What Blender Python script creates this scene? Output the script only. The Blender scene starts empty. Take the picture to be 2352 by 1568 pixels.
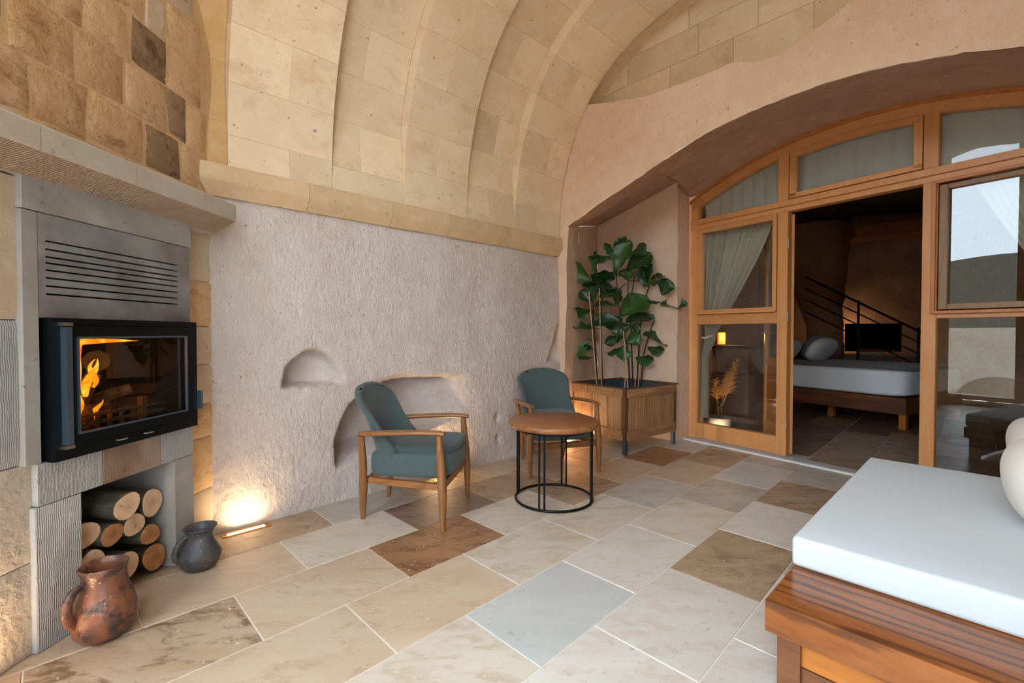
import bpy, bmesh, math, random
from mathutils import Vector, Matrix, noise, Quaternion
random.seed(7)
SC = bpy.context.scene
COL = SC.collection
V = Vector
R = math.radians

# ------------------------------------------------------------------ camera
CAMH = 1.25
FPX = 1045.0
PITCH = math.atan(19 / FPX)
cd = bpy.data.cameras.new('camera'); cam = bpy.data.objects.new('camera', cd); COL.objects.link(cam)
cam.location = (0, 0, CAMH); cam.rotation_euler = (R(90) - PITCH, 0, 0)
cd.sensor_width = 36; cd.lens = 36 * FPX / 2352; cd.clip_start = 0.02; cd.clip_end = 200
SC.camera = cam

# ------------------------------------------------------------------ world, daylight, exposure
w = bpy.data.worlds.new('world'); SC.world = w; w.use_nodes = True
nt = w.node_tree; nt.nodes.clear()
wo = nt.nodes.new('ShaderNodeOutputWorld'); bg = nt.nodes.new('ShaderNodeBackground')
bg.inputs['Color'].default_value = (0.74, 0.87, 1.0, 1); bg.inputs['Strength'].default_value = 10.0
nt.links.new(bg.outputs[0], wo.inputs[0])
SC.view_settings.view_transform = 'Standard'; SC.view_settings.look = 'None'
SC.view_settings.exposure = 0.0; SC.view_settings.gamma = 1.0; SC.view_settings.use_curve_mapping = False
try:
    SC.cycles.max_bounces = 9; SC.cycles.diffuse_bounces = 6; SC.cycles.glossy_bounces = 4
    SC.cycles.transparent_max_bounces = 12; SC.cycles.sample_clamp_indirect = 6
    SC.cycles.use_denoising = True
except Exception: pass

# directions of the room: A along the back wall (to the right, away), B out of the back wall into the room
a2 = V((.72537, .68835)); b2 = V((.68835, -.72537))
W0 = V((-1.82, 2.86))
def SQ(s, q, z=0.0):
    p = W0 + a2 * s + b2 * q
    return V((p.x, p.y, z))
tA = V((.7085, .7057)); tB = V((.7057, -.7085))      # tile grid
F0 = V((2.13, 5.46)); ee = V((.583, -.8125)).normalized(); nn = V((-ee.y, ee.x))   # door plane, nn points into the bedroom
def DT(t, d, z):
    p = F0 + ee * t + nn * d
    return V((p.x, p.y, z))
CW = V((.53, 5.09))                                     # corner of back wall and door wall
def OW(q, d, z):
    p = CW + b2 * q + a2 * d
    return V((p.x, p.y, z))
def at(u, v, Y):                                        # world point seen at pixel u, v and lying at depth Y
    x = (u - 1176) / FPX; zz = -(v - 784) / FPX
    c, s = math.cos(PITCH), math.sin(PITCH)
    d = V((x, c + zz * s, -s + zz * c))
    return V((0, 0, CAMH)) + d * (Y / d.y)

# daylight lamp filling the open mouth of the vault (behind and left of the camera)
def area(name, loc, target, sx, sy, power, color, spread=180):
    l = bpy.data.lights.new(name, 'AREA'); l.shape = 'RECTANGLE'; l.size = sx; l.size_y = sy
    l.energy = power; l.color = color; l.spread = R(spread)
    o = bpy.data.objects.new(name, l); COL.objects.link(o); o.location = loc
    d = (V(target) - V(loc)); o.rotation_euler = d.to_track_quat('-Z', 'Y').to_euler(); return o

# ------------------------------------------------------------------ node helpers
MATS = {}
def lin(c): return tuple((x / 12.92 if x <= .04045 else ((x + .055) / 1.055) ** 2.4) for x in (c[0] / 255, c[1] / 255, c[2] / 255)) + (1,)
class N:
    def __init__(s, name):
        s.m = bpy.data.materials.new(name); s.m.use_nodes = True; s.t = s.m.node_tree; s.n = s.t.nodes; s.l = s.t.links
        s.n.clear(); s.out = s.n.new('ShaderNodeOutputMaterial'); s.b = s.n.new('ShaderNodeBsdfPrincipled')
        s.l.new(s.b.outputs[0], s.out.inputs[0])
        g = s.n.new('ShaderNodeNewGeometry'); s.pos = g.outputs['Position']
        s.oi = s.n.new('ShaderNodeObjectInfo'); s.h = None
    def nd(s, t, **k):
        x = s.n.new(t)
        for a, b in k.items(): setattr(x, a, b)
        return x
    def map(s, vec, scale=(1, 1, 1), rot=(0, 0, 0), loc=(0, 0, 0)):
        x = s.nd('ShaderNodeMapping'); s.l.new(vec, x.inputs[0])
        x.inputs['Scale'].default_value = scale; x.inputs['Rotation'].default_value = rot; x.inputs['Location'].default_value = loc
        return x.outputs[0]
    def obj(s):
        x = s.nd('ShaderNodeTexCoord'); return x.outputs['Object']
    def rnd(s, vec, k=20.0):                      # shift a vector by a per-object random
        m = s.nd('ShaderNodeMath', operation='MULTIPLY'); s.l.new(s.oi.outputs['Random'], m.inputs[0]); m.inputs[1].default_value = k
        c = s.nd('ShaderNodeCombineXYZ')
        for i in range(3): s.l.new(m.outputs[0], c.inputs[i])
        a = s.nd('ShaderNodeVectorMath', operation='ADD'); s.l.new(vec, a.inputs[0]); s.l.new(c.outputs[0], a.inputs[1]); return a.outputs[0]
    def noise(s, vec, sc, det=6, rough=.6, dist=0):
        x = s.nd('ShaderNodeTexNoise'); s.l.new(vec, x.inputs['Vector']); x.inputs['Scale'].default_value = sc
        x.inputs['Detail'].default_value = det; x.inputs['Roughness'].default_value = rough; x.inputs['Distortion'].default_value = dist
        return x.outputs['Fac']
    def vor(s, vec, sc, feature='F1'):
        x = s.nd('ShaderNodeTexVoronoi', feature=feature); s.l.new(vec, x.inputs['Vector']); x.inputs['Scale'].default_value = sc
        return x.outputs['Distance']
    def wave(s, vec, sc, dist=4, det=2, dsc=1.0, direction='X'):
        x = s.nd('ShaderNodeTexWave', bands_direction=direction); s.l.new(vec, x.inputs['Vector']); x.inputs['Scale'].default_value = sc
        x.inputs['Distortion'].default_value = dist; x.inputs['Detail'].default_value = det; x.inputs['Detail Scale'].default_value = dsc
        return x.outputs['Fac']
    def ramp(s, f, stops, interp='LINEAR'):
        x = s.nd('ShaderNodeValToRGB'); s.l.new(f, x.inputs[0]); cr = x.color_ramp; cr.interpolation = interp
        while len(cr.elements) > 1: cr.elements.remove(cr.elements[-1])
        cr.elements[0].position = stops[0][0]; cr.elements[0].color = lin(stops[0][1]) if len(stops[0][1]) == 3 else stops[0][1]
        for p, c in stops[1:]:
            e = cr.elements.new(p); e.color = lin(c) if len(c) == 3 else c
        return x.outputs[0]
    def fr(s, f, lo, hi, a=0.0, b=1.0):            # map range, clamped
        x = s.nd('ShaderNodeMapRange'); s.l.new(f, x.inputs[0]); x.inputs[1].default_value = lo; x.inputs[2].default_value = hi
        x.inputs[3].default_value = a; x.inputs[4].default_value = b; return x.outputs[0]
    def mix(s, f, c1, c2, mode='MIX'):
        x = s.nd('ShaderNodeMix', data_type='RGBA', blend_type=mode)
        if isinstance(f, (int, float)): x.inputs[0].default_value = f
        else: s.l.new(f, x.inputs[0])
        for c, i in ((c1, 6), (c2, 7)):
            if isinstance(c, tuple): x.inputs[i].default_value = lin(c) if len(c) == 3 else c
            else: s.l.new(c, x.inputs[i])
        return x.outputs[2]
    def mul(s, a, b):
        x = s.nd('ShaderNodeMath', operation='MULTIPLY')
        for v, i in ((a, 0), (b, 1)):
            if isinstance(v, (int, float)): x.inputs[i].default_value = v
            else: s.l.new(v, x.inputs[i])
        return x.outputs[0]
    def add(s, a, b):
        x = s.nd('ShaderNodeMath', operation='ADD')
        for v, i in ((a, 0), (b, 1)):
            if isinstance(v, (int, float)): x.inputs[i].default_value = v
            else: s.l.new(v, x.inputs[i])
        return x.outputs[0]
    def col(s, c):
        if isinstance(c, tuple): s.b.inputs['Base Color'].default_value = lin(c)
        else: s.l.new(c, s.b.inputs['Base Color'])
        return s
    def rough(s, r):
        if isinstance(r, (int, float)): s.b.inputs['Roughness'].default_value = r
        else: s.l.new(r, s.b.inputs['Roughness'])
        return s
    def bump(s, h, strength=.5, dist=.01):
        x = s.nd('ShaderNodeBump'); x.inputs['Strength'].default_value = strength; x.inputs['Distance'].default_value = dist
        s.l.new(h, x.inputs['Height'])
        if s.h: s.l.new(s.h, x.inputs['Normal'])
        s.h = x.outputs[0]; s.l.new(s.h, s.b.inputs['Normal']); return s
    def done(s): MATS[s.m.name] = s.m; return s.m

def simple(name, c, r=.5, metal=0, spec=None, bump=None):
    k = N(name); k.col(c).rough(r); k.b.inputs['Metallic'].default_value = metal
    if bump: k.bump(k.noise(k.pos, bump[0], 4), bump[1], bump[2])
    return k.done()

def rock(name, c1, c2, c3, sc=1.0, chisel=0.5, pits=0.0, vstretch=(1, 1, .35), rot=(0, 0, 0), perobj=0.0, stains=None, grain=1.0, dist=.012, csc=26):
    k = N(name); p = k.rnd(k.pos, 30) if perobj else k.pos
    n1 = k.noise(p, 1.1 * sc, 5); n2 = k.noise(p, 9 * sc, 8, .7)
    c = k.mix(k.fr(n1, .35, .65), c1, c2); c = k.mix(k.fr(n2, .45, .75, 0, .7), c, c3)
    if stains:
        n4 = k.noise(k.map(p, (1, 1, 1.5)), stains[1], 9, .72, .4)
        c = k.mix(k.fr(n4, stains[2], stains[3]), c, stains[0])
    sp = k.noise(p, 55 * sc, 3, .6); c = k.mix(k.fr(sp, .62, .72, 0, .45), c, tuple(min(255, int(x * 1.12)) for x in c1))
    dk = k.noise(p, 38 * sc, 2, .5); c = k.mix(k.fr(dk, .70, .76, 0, .7), c, tuple(int(x * .55) for x in c2))
    if perobj:
        v = k.fr(k.oi.outputs['Random'], 0, 1, 1 - perobj, 1 + perobj)
        hs = k.nd('ShaderNodeHueSaturation'); k.l.new(c, hs.inputs['Color']); k.l.new(v, hs.inputs['Value']); c = hs.outputs[0]
    if pits:
        pt = k.vor(k.map(p, (1, 1, 1.6)), 22 * sc); pm = k.mul(k.fr(pt, .0, .16, 1, 0), k.fr(k.noise(p, 5 * sc, 3), .48, .6))
        c = k.mix(k.mul(pm, min(1, pits)), c, tuple(int(x * .38) for x in c2))
    k.col(c).rough(.93)
    if chisel:
        q = k.map(p, vstretch, rot); k.bump(k.noise(q, csc * sc, 4, .55, .3), chisel, dist)
    k.bump(k.noise(p, 85 * sc, 5, .7), min(1, .35 * grain), .004 * max(1, grain * .7))
    if pits: k.bump(k.fr(pt, 0, .2), .4 * pits, .006)
    return k.done()

def tooled(name, c1, c2, direction='X', sc=22, strength=.7, rot=(0, 0, 0), dark=None):
    k = N(name); p = k.rnd(k.pos, 9)
    n1 = k.noise(p, 2.2, 6); c = k.mix(k.fr(n1, .35, .65), c1, c2)
    if dark: c = k.mix(k.fr(k.noise(p, 1.6, 4, .6, .3), .47, .66, 0, .9), c, dark)
    dk = k.noise(p, 30, 3, .6); c = k.mix(k.fr(dk, .66, .74, 0, .6), c, tuple(int(x * .6) for x in c2))
    k.col(c).rough(.9)
    if strength: k.bump(k.wave(k.map(p, (1, 1, 1), rot), sc, 5, 2, .6, direction), strength, .006)
    k.bump(k.noise(p, 90, 4), .3, .003)
    return k.done()

def wood(name, c1, c2, c3, sc=1.0, axis='X', rough=.45, wv_=.55, coords='obj', bump=.15, warp=2.2):
    k = N(name); p = k.obj() if coords == 'obj' else k.pos; p = k.rnd(p, 13)
    st = {'X': (.12, 1, 1), 'Y': (1, .12, 1), 'Z': (1, 1, .12)}[axis]
    q = k.map(p, st)
    n1 = k.noise(q, 9 * sc, 8, .65, warp * .3); n2 = k.noise(q, 60 * sc, 4, .6)
    wv = k.wave(q, 6 * sc, 9, 4, 1.6, {'X': 'Y', 'Y': 'X', 'Z': 'X'}[axis])
    c = k.mix(k.fr(n1, .32, .68), c1, c2); c = k.mix(k.mul(k.fr(wv, .55, 1), wv_), c, c3); c = k.mix(k.fr(n2, .5, .8, 0, .45), c, c3)
    v = k.fr(k.oi.outputs['Random'], 0, 1, .88, 1.1); hs = k.nd('ShaderNodeHueSaturation'); k.l.new(c, hs.inputs['Color']); k.l.new(v, hs.inputs['Value'])
    k.col(hs.outputs[0]).rough(rough); k.bump(n2, bump, .002)
    return k.done()

def fabric(name, c1, c2, sc=400, strength=.4, rough=.95, big=None):
    k = N(name); p = k.obj()
    wa = k.noise(k.map(p, (1, 5, 5)), sc * .5, 2, .6); wb = k.noise(k.map(p, (5, 1, 5)), sc * .5, 2, .6); wc = k.noise(k.map(p, (5, 5, 1)), sc * .5, 2, .6)
    f = k.mul(k.add(k.add(wa, wb), wc), .333)
    c = k.mix(k.fr(f, .42, .58), c1, c2); k.col(c).rough(rough); k.bump(f, strength, .002)
    if big: k.bump(k.noise(p, big[0], 3), big[1], .02)
    k.b.inputs['Sheen Weight'].default_value = .15
    return k.done()

def emis(name, c, s):
    k = N(name); k.b.inputs['Base Color'].default_value = lin(c); k.b.inputs['Emission Color'].default_value = lin(c); k.b.inputs['Emission Strength'].default_value = s
    return k.done()

def glass(name, tint=(1, 1, 1), refl=1.0, frost=0.0):
    k = N(name); k.n.remove(k.b)
    tr = k.nd('ShaderNodeBsdfTransparent'); tr.inputs[0].default_value = tint + (1,)
    gl = k.nd('ShaderNodeBsdfGlossy'); gl.inputs['Roughness'].default_value = frost; gl.inputs[0].default_value = (1, 1, 1, 1)
    fr = k.nd('ShaderNodeFresnel'); fr.inputs[0].default_value = 1.6
    mx = k.nd('ShaderNodeMixShader'); m = k.mul(fr.outputs[0], refl)
    k.l.new(m, mx.inputs[0]); k.l.new(tr.outputs[0], mx.inputs[1]); k.l.new(gl.outputs[0], mx.inputs[2]); k.l.new(mx.outputs[0], k.out.inputs[0])
    return k.done()

# ------------------------------------------------------------------ materials
M_ROCK = rock('pink_tuff', (204, 193, 185), (194, 179, 169), (214, 206, 200), 1.0, 1.0, .25, (1, 1, .5), (R(14), R(12), 0), csc=52, dist=.011, grain=2.2)
M_ROCK2 = rock('pink_tuff_smooth', (222, 192, 166), (212, 178, 150), (228, 206, 184), 1.0, .8, .2, (1, 1, .3), csc=60, dist=.007, grain=1.8)
M_ROCK3 = rock('shaded_brown_tuff', (184, 148, 122), (166, 128, 102), (196, 164, 142), 1.0, .9, 0, (.35, .35, 1), csc=60, dist=.010)  # soffit rock: own brown plus the shade under the arch in its colour
M_VAULT = rock('vault_stone', (224, 204, 170), (214, 190, 154), (230, 214, 186), .8, .14, .45, (1, 1, 1), perobj=.085, grain=.6, stains=((186, 158, 120), 2.2, .54, .80))
M_OCHST = rock('ochre_stone', (204, 168, 116), (190, 150, 98), (212, 182, 136), 1.0, .25, .4, (1, 1, 1), perobj=.05)
M_MORTAR = rock('lime_mortar', (208, 190, 160), (198, 178, 146), (216, 202, 176), 1.0, .3, 0, (1, 1, 1))
M_CORN = rock('cornice_stone', (202, 176, 138), (190, 162, 122), (212, 190, 156), 1.0, .2, .2, (1, 1, 1), perobj=.05)
M_TAN = rock('tan_stone', (206, 172, 130), (192, 156, 112), (214, 188, 152), 1.2, .7, 1.2, (1, 1, 1), perobj=.07, stains=((156, 116, 72), 5, .54, .70))
M_TANP = rock('pale_tan_stone', (198, 180, 158), (186, 166, 142), (208, 194, 176), 1.2, .35, .5, (1, 1, 1), perobj=.05)
M_DARKST = rock('brown_stone', (146, 120, 90), (124, 98, 70), (168, 142, 112), 1.4, .6, .9, (1, 1, 1), perobj=.08, stains=((92, 66, 42), 6, .52, .66))
M_RUST = rock('rusty_stone', (198, 162, 118), (180, 142, 98), (208, 178, 140), 1.4, .8, 1.2, (1, 1, 1), perobj=.06, stains=((128, 84, 44), 6, .54, .68))
M_PALE = rock('pale_rough_stone', (200, 190, 178), (188, 174, 158), (210, 202, 192), 1.1, .9, .6, (1, 1, 1), perobj=.04)
M_TMORT = rock('tan_mortar', (206, 174, 132), (196, 162, 120), (214, 188, 152), 1.4, .5, 0, (1, 1, 1))
M_GREYT = tooled('tooled_grey_stone', (176, 178, 178), (156, 158, 160), 'Z', 60, .6, (R(90), 0, R(8)))
M_GREYV = tooled('scalloped_grey_stone', (178, 180, 182), (158, 162, 166), 'Y', 40, .45, (0, 0, 0))
M_GREYS = tooled('plain_grey_stone', (168, 166, 160), (150, 148, 144), 'X', 10, 0, (0, 0, 0), dark=(134, 128, 122))
M_SMOKED = tooled('smoked_grey_panel', (146, 146, 146), (124, 124, 124), 'X', 10, 0, (0, 0, 0), dark=(78, 68, 60))
M_STAINED = tooled('stained_lintel_stone', (166, 148, 134), (140, 108, 86), 'Z', 60, .5, (R(90), 0, 0), dark=(116, 76, 52))
M_MANT = tooled('mantel_stone', (190, 182, 170), (176, 164, 148), 'Z', 70, .3, (R(40), 0, 0))
M_MANTT = tooled('tooled_mantel_underside', (182, 158, 136), (166, 140, 116), 'Y', 36, 1.0, (R(30), 0, 0))
def travertine(name, c1, c2, vein, cont=.5, speck=.5):
    k = N(name); p = k.rnd(k.pos, 40); q = k.map(p, (1.0, 2.6, 1), (0, 0, R(-45)))
    n1 = k.noise(q, 1.7, 8, .65, .6); n2 = k.noise(q, 5, 10, .72, .8); n3 = k.noise(p, 40, 4, .6)
    c = k.mix(k.fr(n1, .35, .65), c1, c2); c = k.mix(k.fr(n2, .50, .62, 0, cont), c, vein)
    c = k.mix(k.mul(k.fr(n3, .62, .70), k.mul(k.fr(n2, .45, .6), speck)), c, (232, 224, 214))
    c = k.mix(k.mul(k.fr(k.noise(p, 24, 5, .7), .60, .68), k.mul(k.fr(k.noise(p, 2.5, 3), .5, .6), .6)), c, tuple(int(x * .6) for x in c2))
    v = k.fr(k.oi.outputs['Random'], 0, 1, .95, 1.04); hs = k.nd('ShaderNodeHueSaturation'); k.l.new(c, hs.inputs['Color']); k.l.new(v, hs.inputs['Value'])
    k.col(hs.outputs[0]).rough(k.fr(n2, .3, .7, .26, .48)); k.bump(k.noise(p, 30, 5, .65), .12, .002)
    return k.done()
T = {'L': travertine('tile_light', (206, 200, 190), (198, 190, 178), (178, 156, 130), .35),
     'C': travertine('tile_cream', (204, 194, 178), (194, 180, 160), (164, 138, 108), .5),
     'T': travertine('tile_tan', (192, 172, 148), (182, 158, 132), (160, 132, 104), .45),
     'B': travertine('tile_brown', (158, 118, 84), (136, 96, 64), (104, 70, 44), .8, .9),
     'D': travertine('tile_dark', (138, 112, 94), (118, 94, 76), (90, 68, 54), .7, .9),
     'N': travertine('tile_walnut', (172, 150, 124), (154, 130, 104), (122, 98, 74), .8, 1.0),
     'G': travertine('tile_grey', (190, 190, 185), (182, 182, 177), (168, 168, 162), .3, .6),
     'S': travertine('tile_stone', (184, 178, 166), (172, 164, 150), (150, 134, 112), .5),
     'V': travertine('tile_veined', (184, 162, 138), (168, 142, 114), (118, 90, 64), .95, 1.0)}
M_GROUT = simple('grout', (212, 204, 190), .9)
M_DOORW = wood('oiled_pine', (214, 154, 96), (202, 138, 80), (186, 118, 62), 1.0, 'Z', .42, wv_=.12, bump=.05)
M_DOORH = wood('oiled_pine_rail', (214, 154, 96), (202, 138, 80), (186, 118, 62), 1.0, 'X', .42, wv_=.12, bump=.05)
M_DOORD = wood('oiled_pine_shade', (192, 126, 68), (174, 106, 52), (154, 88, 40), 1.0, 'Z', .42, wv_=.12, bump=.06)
M_BROWNSASH = wood('taupe_sash', (150, 118, 88), (138, 106, 78), (124, 94, 66), 1.0, 'Z', .5, bump=.06)
M_CHAIRW = wood('beech', (150, 102, 60), (134, 88, 50), (112, 70, 38), 1.3, 'Z', .3, bump=.05)
M_CHAIRX = wood('beech_long', (156, 106, 64), (140, 92, 54), (118, 74, 40), 1.3, 'X', .28, bump=.05)
M_TOPW = wood('walnut_tabletop', (158, 106, 64), (134, 86, 48), (92, 56, 30), .9, 'X', .38, bump=.08)
M_BEDW = wood('varnished_pine', (158, 94, 44), (128, 72, 32), (66, 38, 22), .9, 'Y', .2, wv_=.75, bump=.1, warp=5)
M_BEDW2 = wood('varnished_pine_edge', (132, 84, 50), (110, 66, 38), (82, 48, 28), .9, 'Y', .3, wv_=.3, bump=.3)
M_BEDY = wood('honey_pine', (190, 118, 46), (168, 98, 34), (130, 68, 22), .8, 'Y', .3, bump=.12)
M_PLANK = wood('weathered_plank', (178, 136, 94), (154, 112, 74), (104, 70, 44), 1.4, 'Z', .6, bump=.5)
M_PLANKH = wood('weathered_rail', (174, 132, 90), (146, 104, 68), (96, 64, 40), 1.2, 'X', .6, bump=.5)
M_PLANKD = wood('dark_corner_wood', (110, 72, 42), (88, 54, 30), (60, 36, 20), 1.4, 'Z', .6, bump=.5)
M_DARKW = wood('dark_bed_wood', (134, 82, 50), (106, 62, 36), (66, 38, 22), .8, 'X', .5)
M_TEAL = fabric('teal_tweed', (50, 66, 68), (86, 103, 102), 330, .5)
M_TEALD = fabric('teal_tweed_seat', (54, 66, 68), (74, 86, 86), 330, .35)
M_LINEN = fabric('white_linen', (194, 203, 208), (206, 213, 217), 420, .18, big=(3.0, .15))
M_BOLST = fabric('ivory_linen', (216, 212, 202), (226, 222, 212), 420, .18, big=(4.0, .3))
M_SHEET = fabric('bed_sheet', (232, 237, 241), (238, 242, 245), 300, .1, big=(5.0, .25))
M_THROW = fabric('grey_bedcover', (96, 92, 90), (112, 108, 104), 300, .1, big=(5, .2))
M_PILLOW = fabric('grey_pillow', (128, 126, 130), (140, 138, 142), 300, .1, big=(7, .3))
M_CURT = fabric('linen_curtain', (222, 217, 198), (230, 226, 210), 300, .2)
M_SHEER = fabric('sheer_curtain', (226, 232, 226), (232, 238, 232), 300, .1)
M_BLACK = simple('black_steel', (16, 18, 20), .45, .6)
M_STOVE = simple('blued_steel', (24, 30, 35), .35, .7)
M_STOVEB = simple('brushed_blued_steel', (120, 146, 170), .3, .9)
M_FIREBOX = simple('sooty_brick', (26, 22, 19), .95)
M_SLOT = simple('slot_black', (6, 6, 6), .9)
M_IRON = simple('ashen_iron', (120, 104, 88), .7, .3)
M_CHROME = simple('brushed_nickel', (190, 190, 188), .3, 1.0)
M_BRASS = simple('brass', (200, 140, 50), .3, 1.0)
M_LEG = simple('slate_blue_steel', (70, 84, 96), .5, .6)
M_LINER = simple('blue_liner', (52, 78, 92), .6, .1)
M_SOIL = simple('potting_soil', (46, 34, 26), .95, bump=(60, 1, .02))
M_LEAF = N('fig_leaf'); _c = M_LEAF.mix(M_LEAF.fr(M_LEAF.oi.outputs['Random'], 0, 1), (26, 56, 28), (54, 92, 42)); M_LEAF.col(_c).rough(.38); M_LEAF.bump(M_LEAF.noise(M_LEAF.pos, 40, 2), .3, .004); M_LEAF = M_LEAF.done()
M_VEIN = simple('leaf_midrib', (92, 130, 66), .5)
M_STEM = simple('dark_stem', (50, 38, 30), .8)
M_STEMG = simple('green_stem', (60, 60, 34), .7)
M_CANE = simple('bamboo_cane', (196, 164, 118), .6)
def clay(name, c1, c2, c3, rough):
    k = N(name); p = k.obj(); n = k.noise(p, 8, 6, .6, .4); n2 = k.noise(p, 12, 6, .7)
    c = k.mix(k.fr(n, .42, .58), c1, c2); c = k.mix(k.fr(n2, .52, .62, 0, .9), c, c3)
    c = k.mix(k.fr(k.noise(p, 90, 2), .70, .74), c, (210, 200, 190))
    k.col(c).rough(rough); k.bump(k.noise(p, 16, 6), .6, .012); return k.done()
M_JUGR = clay('red_clay', (138, 84, 58), (96, 66, 54), (50, 44, 44), .3)
M_JUGG = clay('grey_clay', (78, 78, 80), (60, 58, 60), (92, 80, 74), .45)
def bark(name, c1, c2):
    k = N(name); p = k.rnd(k.obj(), 9); n = k.noise(k.map(p, (1, 1, .3)), 16, 7, .7)
    k.col(k.mix(k.fr(n, .4, .6), c1, c2)).rough(.9); k.bump(n, .8, .012); return k.done()
M_BARK = bark('log_bark', (70, 66, 56), (112, 112, 100)); M_BARKD = bark('dark_bark', (46, 36, 28), (96, 74, 52))
def logend(name, c1, c2, c3):
    k = N(name); p = k.obj(); g = k.nd('ShaderNodeTexGradient', gradient_type='SPHERICAL'); k.l.new(k.map(p, (14, 14, 0)), g.inputs[0])
    n = k.noise(k.rnd(p, 5), 26, 5, .6); c = k.mix(k.fr(n, .4, .65), c1, c2); c = k.mix(k.fr(g.outputs['Fac'], .45, .9, 0, .6), c, c3)
    c = k.mix(k.fr(k.noise(k.rnd(p, 8), 50, 2), .68, .73), c, (70, 46, 30)); k.col(c).rough(.8); k.bump(n, .3, .003); return k.done()
M_END1 = logend('pale_log_end', (222, 192, 160), (206, 170, 134), (180, 138, 100)); M_END2 = logend('tan_log_end', (190, 138, 92), (166, 112, 70), (140, 90, 54))
M_GLASS = glass('window_glass', (.93, .95, .94), .9)
M_GLASSD = glass('stove_glass', (.80, .72, .66), .12)
M_GLASSV = glass('vase_glass', (.75, .8, .7), 1.4)
M_LAMP = emis('lamp_glass', (255, 214, 160), 9)
M_FLAME = None
def flame_mat():
    k = N('flame'); p = k.obj(); s = k.nd('ShaderNodeSeparateXYZ'); k.l.new(p, s.inputs[0])
    n = k.noise(p, 14, 4, .6, .6)
    c = k.ramp(n, [(.25, (255, 70, 5)), (.5, (255, 140, 20)), (.72, (255, 205, 80))])
    k.col((20, 5, 2)); k.l.new(c, k.b.inputs['Emission Color']); k.b.inputs['Emission Strength'].default_value = 3.5
    tr = k.nd('ShaderNodeBsdfTransparent'); mx = k.nd('ShaderNodeMixShader'); lw = k.nd('ShaderNodeLayerWeight'); lw.inputs[0].default_value = .45
    k.l.new(k.fr(lw.outputs['Facing'], .25, .95, 0, 1), mx.inputs[0]); k.l.new(k.b.outputs[0], mx.inputs[1]); k.l.new(tr.outputs[0], mx.inputs[2]); k.l.new(mx.outputs[0], k.out.inputs[0])
    return k.done()
M_FLAME = flame_mat()
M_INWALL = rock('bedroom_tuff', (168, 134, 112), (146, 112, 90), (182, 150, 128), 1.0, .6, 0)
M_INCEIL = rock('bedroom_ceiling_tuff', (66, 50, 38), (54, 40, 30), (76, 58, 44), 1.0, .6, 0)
M_TV = simple('tv_screen', (5, 5, 7), .18)
M_OCHRE = simple('ochre_plaster', (150, 92, 44), .9)

# ------------------------------------------------------------------ mesh helpers
def obj(name, bm, m, parent=None, smooth=0, kind=None):
    bmesh.ops.recalc_face_normals(bm, faces=bm.faces)
    me = bpy.data.meshes.new(name); bm.to_mesh(me); bm.free()
    ms = m if isinstance(m, (list, tuple)) else [m]
    for x in ms: me.materials.append(x)
    if smooth:
        me.polygons.foreach_set('use_smooth', [True] * len(me.polygons)); me.set_sharp_from_angle(angle=R(smooth))
    o = bpy.data.objects.new(name, me); COL.objects.link(o)
    if parent: o.parent = parent
    if kind: o['kind'] = kind
    return o
def tag(o, label, cat, group=None):
    o['label'] = label; o['category'] = cat
    if group: o['group'] = group
    return o
def thing(name, label, cat, loc=(0, 0, 0), rz=0, group=None):
    o = bpy.data.objects.new(name, None); COL.objects.link(o); o.location = loc; o.rotation_euler = (0, 0, rz)
    o.empty_display_size = .1
    return tag(o, label, cat, group)
def B(): return bmesh.new()
def box(bm, x0, x1, y0, y1, z0, z1, M=None, bev=0.0):
    vs = [bm.verts.new(V((x, y, z))) for z in (z0, z1) for y in (y0, y1) for x in (x0, x1)]
    fs = [bm.faces.new([vs[i] for i in f]) for f in ((0, 2, 3, 1), (4, 5, 7, 6), (0, 1, 5, 4), (2, 6, 7, 3), (0, 4, 6, 2), (1, 3, 7, 5))]
    if bev:
        es = list({e for f in fs for e in f.edges}); r = bmesh.ops.bevel(bm, geom=es, offset=bev, segments=2, profile=.7, affect='EDGES')
        vs = list({v for f in r['faces'] for v in f.verts} | {v for v in vs if v.is_valid})
    if M:
        for v in vs:
            if v.is_valid: v.co = M @ v.co
    return vs
def hexa(bm, P):      # 8 points: bottom 4 ring, top 4 ring
    vs = [bm.verts.new(p) for p in P]
    for f in ((3, 2, 1, 0), (4, 5, 6, 7), (0, 1, 5, 4), (1, 2, 6, 5), (2, 3, 7, 6), (3, 0, 4, 7)): bm.faces.new([vs[i] for i in f])
def tube(bm, pts, rad, seg=10, cap=True, flat=1.0):
    pts = [V(p) for p in pts]; n = len(pts); rings = []
    if not hasattr(rad, '__len__'): rad = [rad] * n
    up = None
    for i, p in enumerate(pts):
        t = (pts[min(i + 1, n - 1)] - pts[max(i - 1, 0)]).normalized()
        if up is None: up = V((0, 0, 1)) if abs(t.z) < .9 else V((1, 0, 0))
        x = t.cross(up); x.normalize(); up = x.cross(t).normalized()
        rings.append([bm.verts.new(p + (x * math.cos(k * 2 * math.pi / seg) + up * flat * math.sin(k * 2 * math.pi / seg)) * rad[i]) for k in range(seg)])
    for i in range(n - 1):
        for k in range(seg):
            bm.faces.new([rings[i][k], rings[i][(k + 1) % seg], rings[i + 1][(k + 1) % seg], rings[i + 1][k]])
    if cap: bm.faces.new(rings[0][::-1]); bm.faces.new(rings[-1])
    return rings
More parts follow.
